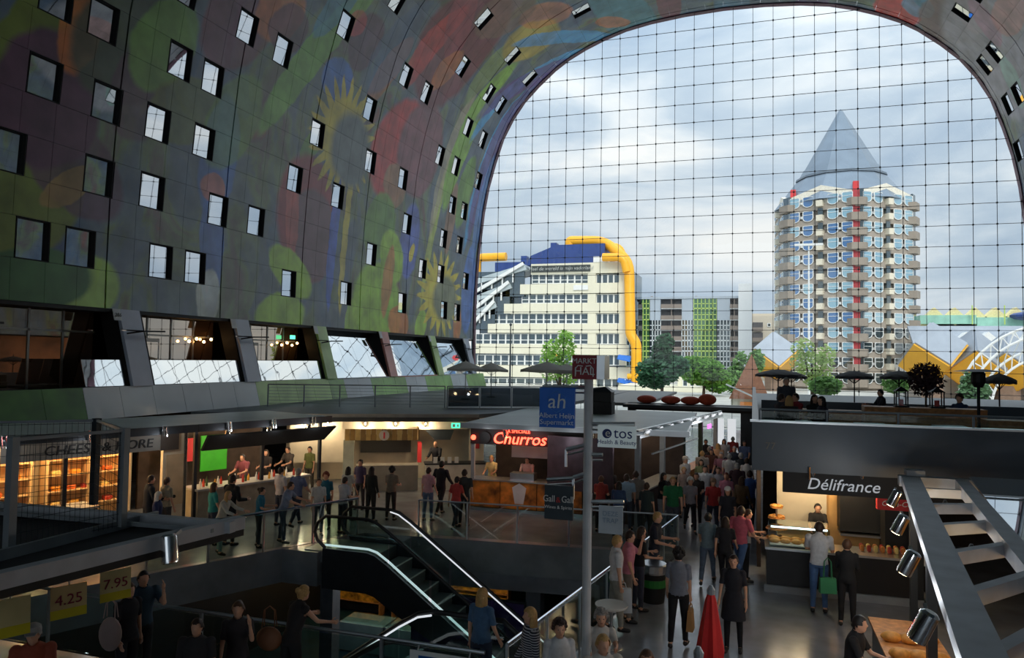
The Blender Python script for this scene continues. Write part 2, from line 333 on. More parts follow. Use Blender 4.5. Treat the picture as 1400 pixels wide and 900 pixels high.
# ---- floor with the opening down to the basement
VOID = [(-15.5,10.05), (-3.45,10.05), (-1.9,20.6), (-10.95,19.7), (-14.2,12.9)]
FLOORM = mat('polished dark stone floor', c8(128, 132, 140), .22, 0, .2, 1.4, spec=.5)
def floor_mesh():
    outer = [(-24.5,-60), (20.5,-60), (20.5,60), (-24.5,60)]
    loops = [[Vector((x,y,0)) for x,y in outer], [Vector((x,y,0)) for x,y in VOID[::-1]]]
    pts = [p for l in loops for p in l]; tr = tessellate_polygon(loops)
    me = bpy.data.meshes.new('floor'); n = len(pts)
    fs = []
    for t in tr:
        a, b, c = [pts[i] for i in t]
        t = tuple(t) if (b-a).cross(c-a).z > 0 else tuple(t)[::-1]
        fs.append(t); fs.append(tuple(i+n for i in t[::-1]))
    for o, k in ((0, 4), (4, len(VOID))):
        for i in range(k): fs.append((o+i, o+(i+1) % k, o+(i+1) % k+n, o+i+n))
    me.from_pydata([tuple(p) for p in pts]+[(p.x, p.y, -.9) for p in pts], [], fs); me.update(); me.materials.append(FLOORM); return me
struct(link('floor', floor_mesh()))
struct(MB().box(-30,4,-4.8, 16,46,-4.6).build('floor_basement', mat('basement floor', c8(20,58,66), .55, 0, .3, 1.5)))
SLAB = mat('grey slab edge', c8(128, 130, 142), .55, 0, .12)
struct(MB().box(-30,36,-4.6, 16,36.3,-.9).build('wall_basement_back', mat('basement back wall', c8(60,50,44), .7)))
struct(MB().box(-16.2,4,-4.6, -15.9,36,-.9).build('wall_basement_dark_screen', BLACK))  # black wall added close in so the opening reads dark
struct(MB().box(16,4,-4.6, 16.3,36,-.9).build('wall_basement_right', MATS['basement back wall']))
struct(MB().box(-30,3.7,-4.6, 16,4,-.9).build('wall_basement_front', MATS['basement back wall']))
t1 = MB().slab([(-10.9,19.78,-.02), (-1.9,20.66,-.02), (-1.9,20.66,-1.35), (-10.9,19.78,-1.35)], (-.015,.15,0)).build('trim_1', SLAB); struct(t1)

# ---- outdoor ground
struct(MB().box(-400,60.0,-.3, 400,900,-.02).build('ground', mat('plaza paving', c8(176,174,166), .8, 0, .15, .4)))

# ---- shell of the vault, then its cladding panels and windows
def shell():
    mb = MB(); off = .55; P2 = []
    for k in range(0, 61):
        s = -.12+(STOT+.24)*k/60
        p, t = prof(s); P2.append((p.x-t.y*off, p.y+t.x*off))
    n = len(P2)
    mb.v = [(x, YB, z) for x, z in P2]+[(x, YF, z) for x, z in P2]
    mb.f = [(i, i+1, i+1+n, i+n) for i in range(n-1)]
    out = [(x+(-.6 if x < XC else .6), z+.6) for x, z in P2]
    b = len(mb.v); mb.v += [(x, YB, z) for x, z in out]+[(x, YF, z) for x, z in out]
    mb.f += [(b+i+n, b+i+1+n, b+i+1, b+i) for i in range(n-1)]
    mb.f += [(i+n, i+1+n, b+i+1+n, b+i+n) for i in range(n-1)]+[(i, i+1, b+i+1, b+i) for i in range(n-1)]
    return mb
VAULT = struct(shell().build('wall_vault', SEAM))
WIN_PX = [(140,45),(60,120),(145,150),(135,243),(45,327),(110,337),(75,20),(10,210),(245,97),(290,117),(215,176),(278,200),(208,265),(298,290),(350,304),(220,357),(267,365),(336,48),(385,77),(250,8),(403,245),(434,184),(462,266),(395,387),(473,402),(506,147),(507,218),(552,237),(508,347),(557,301),(550,415),(584,125),(555,105),(537,13),(470,45),(658,30),(633,90),(620,270),(604,203),(636,277),(607,320),(629,327),(578,365),(603,371),(637,380),(607,425),(625,428),(626,216),(643,165),(657,235),(672,122),(664,180),(702,75),(690,135),(731,100),(773,27),(1297,5),(1357,8),(1339,48),(1332,72),(1378,98),(1368,120),(1385,183),(1398,145)]
STOREY = [2.05, 4.72, 7.4, 10.15, 13.0, 16.1, 19.2, 22.4, 25.4, 28.4]
WH = .66                     # half height of a window
rows = []                    # (s0, s1, storey index or None)
half_rows = []
prev = 0.0
for i, c in enumerate(STOREY):
    half_rows.append((prev, c-WH-.02, None)); half_rows.append((c-WH-.02, c+WH+.02, i)); prev = c+WH+.02
mid = STOT/2; k = max(1, round((mid-prev)/1.35)); w = (mid-prev)/k
for j in range(k): half_rows.append((prev+j*w, prev+(j+1)*w, None))
rows = [(a, b, i, 0) for a, b, i in half_rows]+[(STOT-b, STOT-a, i, 1) for a, b, i in half_rows[::-1]]
WINS = {}
for px, py in WIN_PX:
    h = vhit(px, py)
    if not h: continue
    side = 0 if h[1] < mid else 1; s = h[1] if side == 0 else STOT-h[1]
    i = min(range(len(STOREY)), key=lambda k: abs(STOREY[k]-s)); WINS.setdefault((i, side), []).append(h[0])
for (i, side) in [(a, b) for a in range(9) for b in (0, 1)]:       # windows of the stretch outside the picture
    l = WINS.setdefault((i, side), [])
    y = YB+2+random.random()*3
    lim = 14 if side == 0 else 44
    while y < lim: l.append(y); y += random.choice((1.9, 2.6, 4.1, 5.2))
    l.sort(); out = []
    for y in l:
        if not out or y-out[-1] > 1.45: out.append(y)
    WINS[(i, side)] = out
GRID = [20.9+1.22*k for k in range(-66, 31)]
cells = []
WW = .60
for ri, (s0, s1, st, side) in enumerate(rows):
    ws = WINS.get((st, side), []) if st is not None else []
    ed = []
    for y in ws: ed += [y-WW-.02, y+WW+.02]
    br = sorted([g for g in GRID if YB < g < YF and all(abs(g-e) > .38 for e in ed) and not any(y-WW-.02 < g < y+WW+.02 for y in ws)]+ed+[YB, YF])
    for a, b in zip(br[:-1], br[1:]):
        m_ = (a+b)/2
        if any(abs(m_-y) < WW for y in ws) or b-a < .05: continue
        heavy = lambda v: .035 if abs(((v-20.9)/6.1)-round((v-20.9)/6.1)) < .02 else .006
        cells.append((ri, a+heavy(a), b-heavy(b)))
def rowframe(ri):
    s0, s1 = rows[ri][:2]; p0 = prof(s0+.006)[0]; p1 = prof(s1-.006)[0]; e = (p1-p0); L_ = e.length; e.normalize()
    return p0, e, L_
def panel_verts(ri, y0, y1, origin=None):
    p0, e, L_ = rowframe(ri); nx, nz = -e.y, e.x      # outward
    q = []
    for d in (0, .05):
        for (u, y) in ((0, y0), (0, y1), (L_, y1), (L_, y0)):
            q.append((p0.x+e.x*u+nx*d, y, p0.y+e.y*u+nz*d))
    return q
def vis_area(ri, a, b):
    p0, e, L_ = rowframe(ri); c = (p0.x+e.x*L_/2, (a+b)/2, p0.y+e.y*L_/2)
    if c[1] < 3: return 0
    x, y, w = proj(c)
    if w < 1 or not (0 < x < 1400 and 0 < y < 900): return 0
    q = [proj(v) for v in panel_verts(ri, a, b)[:4]]
    return abs(sum(q[i][0]*q[(i+1) % 4][1]-q[(i+1) % 4][0]*q[i][1] for i in range(4))/2)
ranked = sorted(cells, key=lambda c: -vis_area(*c))
row_me = {}
for ri, a, b in ranked[:300]:
    if ri not in row_me: row_me[ri] = MB().hexa(panel_verts(ri, 0, 1)).mesh('panel', MURAL)
    o = link('panel', row_me[ri], VAULT); o.location = (0, a, 0); o.scale = (1, b-a, 1)
mb = MB()
for ri, a, b in ranked[300:]: mb.hexa(panel_verts(ri, a, b))
stuff(mb.build('cladding_panels', MURAL, VAULT))
# windows: black reveal box + coated pane set back
win_me = {}
for ri, (s0, s1, st, side) in enumerate(rows):
    if st is None: continue
    for y in WINS.get((st, side), []):
        p0, e, L_ = rowframe(ri); n = (-e.y, e.x)
        if ri not in win_me:
            w = MB(); t = .03
            def pt(u, yy, d): return (p0.x+e.x*u+n[0]*d, yy, p0.y+e.y*u+n[1]*d)
            def bx(u0, u1, ya, yb, d0, d1): w.hexa([pt(u0,ya,d0), pt(u0,yb,d0), pt(u1,yb,d0), pt(u1,ya,d0), pt(u0,ya,d1), pt(u0,yb,d1), pt(u1,yb,d1), pt(u1,ya,d1)])
            bx(0, t, -WW, WW, -.01, .17); bx(L_-t, L_, -WW, WW, -.01, .17); bx(t, L_-t, -WW, -WW+t, -.01, .17); bx(t, L_-t, WW-t, WW, -.01, .17)
            fr = w.mesh('window', BLACKREVEAL); w2 = MB()
            w2.hexa([pt(t,-WW+t,.14), pt(t,WW-t,.14), pt(L_-t,WW-t,.14), pt(L_-t,-WW+t,.14), pt(t,-WW+t,.17), pt(t,WW-t,.17), pt(L_-t,WW-t,.17), pt(L_-t,-WW+t,.17)])
            win_me[ri] = (fr, w2.mesh('pane', COATED))
        o = link('window', win_me[ri][0], VAULT); o.location = (0, y, 0); link('pane', win_me[ri][1], o)

# ---- the cable-net glass front
FAC = struct(bpy.data.objects.new('window_1', None)); col.objects.link(FAC)
FAC['label'] = 'tall arched cable-net glass front of square panes'
archpoly = [(XC-w, z) for w, z in HALF if z > 4.5]; archpoly = [(XC-20.2, .0)]+archpoly+[(2*XC-x, z) for x, z in archpoly[::-1][1:]]+[(XC+20.2, .0)]
def clip(poly, cl):     # convex clip (cl clockwise when seen with z up)
    out = poly
    for i in range(len(cl)):
        a, b = cl[i], cl[(i+1) % len(cl)]; inp = out; out = []
        def ins(p): return (b[0]-a[0])*(p[1]-a[1])-(b[1]-a[1])*(p[0]-a[0]) <= 1e-9
        for j in range(len(inp)):
            p, q2 = inp[j], inp[(j+1) % len(inp)]
            if ins(p) != ins(q2):
                d1 = (b[0]-a[0])*(p[1]-a[1])-(b[1]-a[1])*(p[0]-a[0]); d2 = (b[0]-a[0])*(q2[1]-a[1])-(b[1]-a[1])*(q2[0]-a[0]); t = d1/(d1-d2)
                x = (p[0]+(q2[0]-p[0])*t, p[1]+(q2[1]-p[1])*t)
                if ins(p): out += [p, x]
                else: out += [x]
                if not ins(p): out += [q2]
            elif ins(q2): out.append(q2)
        if not out: return []
    res = []
    for p in out:
        if not res or (abs(p[0]-res[-1][0])+abs(p[1]-res[-1][1])) > 1e-6: res.append(p)
    return res
PX = [-21.87-1.4555+1.4555*k for k in range(0, 30)]; PZ = [.33+1.4716*k for k in range(-1, 23)]
pane_cells = []
for i in range(len(PX)-1):
    for j in range(len(PZ)-1):
        x0, x1, z0, z1 = PX[i]+.012, PX[i+1]-.012, max(.02, PZ[j]+.012), PZ[j+1]-.012
        if z1 < .1: continue
        c = clip([(x0,z0), (x1,z0), (x1,z1), (x0,z1)], archpoly)
        if len(c) < 3: continue
        full = len(c) == 4 and abs((c[2][0]-c[0][0])*(c[2][1]-c[0][1])) > 1.9
        cx_, cz_ = (x0+x1)/2, (z0+z1)/2; X_, Y_, w_ = proj((cx_, YF, cz_)); seen = 0 < X_ < 1400 and 0 < Y_ < 545
        pane_cells.append((0 if full and seen else 1, w_, c, (x0, z0), full))
pane_cells.sort(key=lambda t: (t[0], t[1]))
pane_me = MB().box(0,0,0, 1.4315,.02,1.4476).mesh('pane', GLASS); rest = MB()
for k, (f_, w_, c, o0, full) in enumerate(pane_cells):
    if k < 300 and f_ == 0: link('pane', pane_me, FAC, (o0[0], YF, o0[1]))
    else: rest.slab([(x, YF, z) for x, z in c], (0,.02,0))
stuff(rest.build('edge_panes', GLASS, FAC))
def arch_z(x):
    for (a, b) in zip(PROF[:-1], PROF[1:]):
        if min(a.x, b.x) <= x <= max(a.x, b.x) and abs(a.x-b.x) > 1e-6: return a.y+(b.y-a.y)*(x-a.x)/(b.x-a.x)
    return 12
def arch_x(z):
    pts = [(XC-20.2, 0)]+[(XC-w, zz) for w, zz in HALF]
    for a, b in zip(pts[:-1], pts[1:]):
        if a[1] <= z <= b[1]: return a[0]+(b[0]-a[0])*(z-a[1])/(b[1]-a[1])
for x in PX:
    if XC-20 < x < XC+20: MB().box(x-.016,YF-.055,0, x+.016,YF-.02,arch_z(x)).build('vertical_cable', CABLE, FAC)
for z in PZ:
    if .1 < z < 32.5:
        a = arch_x(z); MB().box(a,YF-.055,z-.016, 2*XC-a,YF-.02,z+.016).build('horizontal_cable', CABLE, FAC)
mb = MB()
for x in PX:
    for z in PZ:
        if XC-20 < x < XC+20 and .1 < z < arch_z(x)-.1: mb.box(x-.05,YF-.09,z-.05, x+.05,YF+.03,z+.05)
stuff(mb.build('cable_clamps', mat('clamp steel', c8(50,56,62), .4, .5), FAC))
# plum coloured rim of the arch
mb = MB(); 
for (a, b) in zip(archpoly[:-1], archpoly[1:]):
    mb.bar((a[0], YF+.05, a[1]), (b[0], YF+.05, b[1]), .14, .5, up=(0,1,0))
struct(mb.build('trim_arch', mat('plum arch rim', c8(92,44,70), .4)))
# rear glass front behind the camera
struct(MB().slab([(x, YB, z) for x, z in archpoly], (0,.03,0)).build('window_2', GLASS))
mb = MB()
for x in PX:
    if XC-20 < x < XC+20: mb.box(x-.03,YB+.04,0, x+.03,YB+.1,arch_z(x))
for z in PZ:
    if .1 < z < 32.5: a = arch_x(z); mb.box(a,YB+.04,z-.03, 2*XC-a,YB+.1,z+.03)
struct(mb.build('trim_rear_cables', CABLE))
struct(MB().box(-24.6,YB-.5,-.0, -22.4,YB+.5,4).build('trim_rear_left', DARKSTEEL)); struct(MB().box(18,YB-.5,0, 20.2,YB+.5,4).build('trim_rear_right', DARKSTEEL))

# ---- lower storey of the long walls: leaning band of columns, shop fronts, slanted glass
LX0, LZ0, LX1, LZ1 = -21.25, 3.0, -22.35, 6.85
def lean(z): return LX0+(LX1-LX0)*(z-LZ0)/(LZ1-LZ0)
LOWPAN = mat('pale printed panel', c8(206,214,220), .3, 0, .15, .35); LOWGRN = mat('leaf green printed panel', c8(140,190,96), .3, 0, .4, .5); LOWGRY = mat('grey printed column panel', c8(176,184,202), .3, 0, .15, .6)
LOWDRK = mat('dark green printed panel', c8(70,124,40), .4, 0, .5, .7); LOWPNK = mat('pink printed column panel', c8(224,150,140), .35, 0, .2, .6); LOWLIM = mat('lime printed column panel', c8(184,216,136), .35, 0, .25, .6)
WL = struct(MB().box(-24.6,YB,0, -24.3,YF,7.6).build('wall_left', mat('dark shop interior', c8(34,26,22), .8, 0, .4, .8)))
struct(MB().box(19.9,YB,0, 20.2,YF,7.6).build('wall_right', mat('warm printed lower wall', c8(206,130,80), .5, 0, .5, .35)))
def lslab(y0, y1, z0, z1, name, m, parent, th=.08, off=0):
    return MB().hexa([(lean(z0)+off-th,y0,z0), (lean(z0)+off,y0,z0), (lean(z0)+off,y1,z0), (lean(z0)+off-th,y1,z0), (lean(z1)+off-th,y0,z1), (lean(z1)+off,y0,z1), (lean(z1)+off,y1,z1), (lean(z1)+off-th,y1,z1)]).build(name, m, parent)
COLY = [8.4, 14.9, 21.35, 27.75, 34.3, 41.5, 48.9, 55.6]
y = -2.0; k = 0
while y < YF-.3:
    y1 = min(y+1.52, YF)
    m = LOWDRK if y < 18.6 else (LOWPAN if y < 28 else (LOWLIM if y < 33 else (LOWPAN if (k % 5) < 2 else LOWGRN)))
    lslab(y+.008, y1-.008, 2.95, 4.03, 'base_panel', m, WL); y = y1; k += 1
struct(MB().box(-24.3,YB,3.6, -22.0,YF,3.95).build('floor_balcony', SLAB))
struct(MB().box(-24.3,YB,6.72, -22.45,YF,6.84).build('ceiling_balcony', BLACK))
NUM = mat('number plate white', c8(206,208,210), .5)
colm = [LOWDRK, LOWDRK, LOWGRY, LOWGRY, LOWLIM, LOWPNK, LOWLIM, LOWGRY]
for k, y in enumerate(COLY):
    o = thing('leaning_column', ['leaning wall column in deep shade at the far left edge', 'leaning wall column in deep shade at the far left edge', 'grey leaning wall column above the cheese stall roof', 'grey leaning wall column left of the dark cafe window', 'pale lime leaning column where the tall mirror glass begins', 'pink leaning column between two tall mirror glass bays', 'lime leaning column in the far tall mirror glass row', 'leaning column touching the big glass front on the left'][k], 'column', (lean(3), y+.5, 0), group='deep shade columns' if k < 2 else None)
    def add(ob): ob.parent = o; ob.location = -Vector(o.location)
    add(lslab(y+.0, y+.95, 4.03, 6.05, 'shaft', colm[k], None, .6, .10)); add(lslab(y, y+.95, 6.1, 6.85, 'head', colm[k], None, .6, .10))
    add(lslab(y+.95, y+1.12, 4.03, 6.85, 'reveal', BLACKREVEAL, None, .7, .0)); add(lslab(y-.1, y-.0, 4.03, 6.85, 'reveal', BLACKREVEAL, None, .7, -.05))
    add(MB().bar((lean(6)+.15,y+.1,5.95), (lean(6)+.5,y+.5,6.05), .06).bar((lean(6)+.5,y+.5,6.05), (lean(6)+.55,y+1.5,6.08), .12, .06).build('lamp_arm', BLACK))
    add(lslab(y-.35, y-.02, 6.42, 6.84, 'number_plate', NUM, None, .03, .16))
    if k == 2: tx = text('286', .2, BLACK, o, (lean(6.6)+.19-o.location.x, y-.18-o.location.y, 6.62), (math.pi/2, 0, math.pi/2), 'plate_number', .003)
FRAME = mat('aluminium shop frame', c8(140,140,136), .4, .6)
for k in range(len(COLY)-1):
    a, b = COLY[k]+1.12, COLY[k+1]-.1
    n = 4
    nm = ['in deep shade at the far left', 'with orange reflections above the cheese stall', 'with a white double door above the tapas stall', 'with small hanging lamps and a green exit lamp', 'first tall mirrored bay', 'middle tall mirrored bay', 'last tall mirrored bay by the glass front'][k]
    g = thing('shop_glazing', 'upper storey glazing '+nm, 'shop window', (-23.3, (a+b)/2, 3.95))
    def rel(p): return (p[0]-g.location.x, p[1]-g.location.y, p[2]-g.location.z)
    def bxp(name, m, x0, y0, z0, x1, y1, z1, par=None):
        return MB().box(x0-g.location.x, y0-g.location.y, z0-g.location.z, x1-g.location.x, y1-g.location.y, z1-g.location.z).build(name, m, par or g)
    w = (b-a)/n
    for i in range(n):
        bxp('pane', SHOPGLASS, -23.35,a+i*w+.04,3.97, -23.3,a+(i+1)*w-.04,5.95); bxp('pane', SHOPGLASS, -23.35,a+i*w+.04,6.02, -23.3,a+(i+1)*w-.04,6.7)
        bxp('mullion', FRAME, -23.38,a+i*w-.04,3.96, -23.27,a+i*w+.04,6.7)
    bxp('transom', FRAME, -23.38,a,5.95, -23.27,b,6.02)
    if k in (2, 3):
        d = bxp('door', WHITE if k == 2 else FRAME, -23.26,a+.25,3.97, -23.22,a+1.9,5.85)
        for q in (0, 1): bxp('door_pane', SHOPGLASS, -23.215,a+.37+q*.78,4.15, -23.2,a+1.02+q*.78,5.7)
        for q in range(4):
            lp = MB().ball(rel((-23.0, b-.5-q*.45, 5.9-.12*(q % 2))), .06).build('lamp_bulb', mat('warm bulb', (1,.6,.2), .4, 0, 0, emit=14, ecol=(1,.55,.2)), g)
    if k == 3:
        bxp('exit_lamp', mat('green exit lamp', (.05,.6,.3), .4, 0, 0, emit=1.6, ecol=(.1,.75,.42)), -22.9,b-1.3,6.1, -22.85,b-.9,6.3)
    top = 4.98 if k < 4 else 6.8
    if k < 4: lo = a if k != 1 else a+3.5
    else: lo = a
    ng = 4 if k != 1 else 2; wg = (b-lo)/ng
    for i in range(ng):
        p0 = (lo+i*wg, lo+(i+1)*wg-.015)
        if k >= 4:
            xa, xb = lean(4.05)-.06, lean(4.05)-1.35
            ob = MB().hexa([(xa-.03,p0[0],4.05), (xa,p0[0],4.05), (xa,p0[1],4.05), (xa-.03,p0[1],4.05), (xb-.03,p0[0],top), (xb,p0[0],top), (xb,p0[1],top), (xb-.03,p0[1],top)]).build('slanted_pane', SLANT)
        else: ob = lslab(p0[0], p0[1], 4.05, top, 'slanted_pane', SLANT, None, .03, -.12)
        ob.parent = g; ob.location = -Vector(g.location)
    if k >= 4:
        bxp('ledge', LOWPAN if k != 5 else LOWPNK, lean(4)-.3,a,3.98, lean(4)+.02,b,4.04)
# ================================================================ OUTSIDE
def rect(x0, y0, x1, y1, Y):       # photo rectangle met with the plane y = Y: (X0, X1, Z0, Z1)
    xm, ym = (x0+x1)/2, (y0+y1)/2
    return onY(x0, ym, Y).x, onY(x1, ym, Y).x, onY(xm, y1, Y).z, onY(xm, y0, Y).z
class Bld:
    def __init__(s, name, label, cat, px, Y):
        p = onY(px, 500, Y); s.Y = Y; s.o = Vector((p.x, Y, 0)); s.root = thing(name, label, cat, s.o)
    def box(s, name, m, r, d0=0, d1=1, par=None):
        X0, X1, Z0, Z1 = rect(*r, s.Y); X = s.o.x
        return MB().box(X0-X, d0, max(Z0, 0) if Z0 < .5 else Z0, X1-X, d1, Z1).build(name, m, par or s.root)
    def mesh(s, name, m, mb, par=None):
        mb.v = [(x-s.o.x, y-s.o.y, z-s.o.z) for x, y, z in mb.v]; return mb.build(name, m, par or s.root)
    def window(s, fm, pm, r, d=-.12, bars=0, fw=.16):
        X0, X1, Z0, Z1 = rect(*r, s.Y); X = s.o.x; a, b = X0-X, X1-X; m = MB()
        m.box(a,d,Z0, a+fw,d+.14,Z1).box(b-fw,d,Z0, b,d+.14,Z1).box(a+fw,d,Z0, b-fw,d+.14,Z0+fw).box(a+fw,d,Z1-fw, b-fw,d+.14,Z1)
        if bars: zz = Z0+(Z1-Z0)*.4; m.box(a+fw,d,zz-fw/2, b-fw,d+.14,zz+fw/2)
        w = m.build('window', fm, s.root); MB().box(a+fw,d+.06,Z0+fw, b-fw,d+.1,Z1-fw).build('pane', pm, w); return w
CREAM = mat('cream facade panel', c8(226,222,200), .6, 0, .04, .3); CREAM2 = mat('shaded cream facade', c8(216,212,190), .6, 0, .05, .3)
OUTGLASS = coated_glass('outdoor window glass', c8(52,66,72), (.5,.56,.6), .25); OUTGLASSB = coated_glass('blue outdoor glass', c8(36,92,150), (.6,.75,.9), .25); OUTGLASSP = coated_glass('pale outdoor glass', c8(120,168,186), (.8,.9,.95), .3)
NAVY = mat('navy roof sheet', c8(40,66,128), .45, 0, .1, .5); YPIPE = mat('yellow duct', c8(246,176,28), .4, 0, .05, .3); SLOPE = mat('sloped glass roof', c8(176,188,192), .3, 0, .1, .6)
lib = Bld('library_building', 'cream stepped library block with yellow roof pipes and navy top', 'building', 760, 150)
# solid floors (dark core behind windows, cream bands in front)
lib.box('core', OUTGLASS, (722,362,852,538), 1.0, 26); lib.box('core', OUTGLASS, (690,404,853,538), 1.2, 26); lib.box('core', OUTGLASS, (652,432,853,538), 1.4, 26); lib.box('core', OUTGLASS, (640,458,853,538), 1.6, 26)
for (x0, x1, y0, y1) in [(727,853,360,374.5),(712,854,388,402),(690,855,415,428.5),(668,856,443,455.5),(648,858,471,484.5),(645,860,500,516.5),(645,860,530,546)]:
    lib.box('band', CREAM, (x0,y0,x1,y1), -.5, 1.5)
for (y0, y1) in [(374,388),(402,415),(428,443),(455,471),(484,500),(516,530)]:
    lib.box('pier', CREAM, (804,y0,815,y1), -.4, 1.5); lib.box('pier', CREAM, (847,y0,855,y1), -.4, 1.5)
for (y0, y1, x0, xa, n1, n2) in [(375,388,727,805,8,4),(402,415,713,804,9,4),(428.5,443,672,804,13,4),(456,471,650,804,15,4),(485,500,652,804,14,4),(517,530,656,804,12,3)]:
    w = (xa-x0)/n1
    for i in range(n1): lib.window(WHITE, OUTGLASS, (x0+i*w, y0, x0+(i+1)*w, y1), .1, 1)
    w = 32/n2
    for i in range(n2): lib.window(WHITE, OUTGLASS, (815+i*w, y0, 815+(i+1)*w, y1), .1, 0)
lib.box('name_board', mat('dark board', c8(52,58,58), .5), (728,363.5,808,372), -.8, -.45)
q = rect(728,363.5,808,372,150); text('Heel de wereld is mijn vaderland', 1.05, mat('pale board lettering', c8(168,172,168), .5), lib.root, ((q[0]+q[1])/2-lib.o.x, -.82, (q[2]+q[3])/2), shear=.2)
lib.box('cloth_sign', WHITE, (785,390.5,805,397), -.75, -.5)
# navy roof house with sloped left end
X0, X1, Z0, Z1 = rect(721,335,827,362,150); X2 = rect(761,335,800,362,150)[0]
lib.mesh('roof_house', NAVY, MB().slab([(X0,149.6,Z0), (X1,149.6,Z0), (X1,149.6,Z1), (X2,149.6,Z1), (X0+.8,149.6,Z0+2.0)], (0,12,0)))
lib.box('roof_stack', NAVY, (751,331,759,342), 1, 3)
lib.box('roof_house', NAVY, (660,352,702,368), 8, 16); lib.box('roof_stack', NAVY, (697,343,705,357), 8, 10)
lib.box('parapet_box', WHITE, (812,351,832,359), -.6, 1.5)
# stepped sloping glass roofs on the left
for (xa, ya, xb, yb, d) in [(646,384,718,362,0), (645,408,698,387,0), (645,428,678,413,0)]:
    a, b = onY(xa, ya, 150), onY(xb, yb, 150)
    h = 2.6
    lib.mesh('sloped_glazing', SLOPE, MB().slab([(a.x,149.0,a.z), (b.x,149.0,b.z), (b.x+.6,149.0,b.z-1.2), (a.x,149.0,a.z-1.2)], (0,9,0)))
    lib.mesh('slope_rail', WHITE, MB().bar((a.x,148.7,a.z-3.2), (b.x,148.7,b.z+.1), .5, .7))
    for i in range(5):
        f = i/5; X_, z_ = a.x+(b.x-a.x)*f, a.z+(b.z-a.z)*f
        lib.mesh('mullion', WHITE, MB().bar((X_,149.2,z_-1.2), (X_,149.2,z_-3.2), .3))
    lib.mesh('slope_window', OUTGLASS, MB().box(a.x,149.6,a.z-3.6, b.x,150,b.z-1.4))
def pipe(pts, w, name='duct'):
    P = [onY(x, y, Y) for x, y, Y in pts]; Q = [P[0]]
    for i in range(1, len(P)-1):     # rounded corners
        a, b, c = P[i-1], P[i], P[i+1]; r = min((a-b).length, (c-b).length)*.45; r = min(r, w*1.1)
        u, v = (a-b).normalized()*r, (c-b).normalized()*r
        for t in (0, .25, .5, .75, 1): Q.append((b+u)*(1-t)**2+b*2*t*(1-t)+(b+v)*t*t)
    Q.append(P[-1]); m = MB().tube(Q, w/2, 14); m.smooth = True; return lib.mesh(name, YPIPE, m)
pipe([(779,336,152),(779,329.5,152),(826,329.5,152),(860,358,149),(862,458,147.5),(870,470,147.5),(870,523,147.5)], 2.1)
pipe([(824,352,148),(853,352,148),(857,372,148)], 1.7); pipe([(826,338,156),(846,338,156),(852,352,156)], 1.8)
pipe([(652,372,158),(652,352.5,158),(692,351,158)], 1.9)
pipe([(858,515,147.5),(872,515,147.5)], 1.2)
AWN = mat('blue awning', c8(20,108,206), .5)
for r in [(845,486,863,495),(845,518,862,526),(861,520,878,526)]:
    X0, X1, Z0, Z1 = rect(*r, 148); lib.mesh('awning', AWN, MB().slab([(X0,148.6,Z1), (X1,148.6,Z1-.3), (X1,146.4,Z0), (X0,146.4,Z0+.5)], (0,0,.15)))
# low white annex behind the trees
anx = Bld('library_annex', 'low cream annex with flat roof right of the yellow pipe', 'building', 900, 132)
anx.box('wall', CREAM, (845,528,962,552), 0, 14); anx.box('wall', CREAM, (925,507,963,530), 2, 14); anx.box('roof_edge', WHITE, (922,505,965,509), 1.6, 14)
for r in [(942,519,948,529),(950,519,956,529),(932,519,939,529)]: anx.window(WHITE, OUTGLASS, r, 1.8, 0, .12)
anx.box('awning', AWN, (961,519,968,526), 0, 2); anx.box('hoarding', mat('blue hoarding', c8(28,70,130), .5), (862,540,883,560), -12, -11.8); anx.box('fence', WHITE, (884,543,905,552), -8, -7.9)

# grey and green glazed apartment slab
apt = Bld('apartment_slab', 'grey apartment slab with lime glazed bays and brown balconies', 'building', 940, 210)
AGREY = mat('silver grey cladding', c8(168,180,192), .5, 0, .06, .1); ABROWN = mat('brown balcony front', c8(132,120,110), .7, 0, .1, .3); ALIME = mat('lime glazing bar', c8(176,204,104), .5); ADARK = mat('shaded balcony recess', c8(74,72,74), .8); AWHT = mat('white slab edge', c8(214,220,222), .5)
ALG = coated_glass('green outdoor glass', c8(58,98,66), (.5,.7,.5), .2)
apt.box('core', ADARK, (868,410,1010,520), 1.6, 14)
fl = [408,422.5,438,452,466.5,481,495,509]
for i in range(len(fl)-1):
    y0, y1 = fl[i], fl[i+1]
    for (x0, x1, kind) in [(870,888,'g'),(888,903,'p' if i < 2 else 'w'),(903.5,932,'b'),(932,948,'p' if i < 2 else 'w'),(948.5,980,'g'),(980,998,'p' if i < 2 else 'w'),(998,1010,'b')]:
        if kind == 'p': apt.box('panel', AGREY, (x0,y0,x1,y1), .2, 1.6)
        elif kind == 'b':
            apt.box('balcony_front', ABROWN, (x0,y1-6.5,x1,y1-.6), -.2, .1); apt.box('balcony_slab', AWHT, (x0,y1-.7,x1,y1), -.2, 1.6); apt.box('divider', ABROWN, ((x0+x1)/2-.5,y0,(x0+x1)/2+.5,y1-.6), .2, 1.6)
        else:
            n = 6 if x1-x0 > 25 else 4; w = (x1-x0)/n
            m = MB(); X = apt.o.x
            fm = ALIME if kind == 'g' else AWHT
            X0, X1, Z0, Z1 = rect(x0, y0, x1, y1, 210)
            for k in range(n+1): xx = X0+(X1-X0)*k/n-X; m.box(xx-.1,.2,Z0, xx+.1,.5,Z1)
            m.box(X0-X,.2,Z0, X1-X,.5,Z0+.35); m.box(X0-X,.2,(Z0+Z1)/2-.1, X1-X,.5,(Z0+Z1)/2+.1)
            wdw = m.build('window', fm, apt.root)
            MB().box(X0-X,.4,Z0, X1-X,.45,Z1).build('pane', ALG if kind == 'g' else OUTGLASS, wdw)
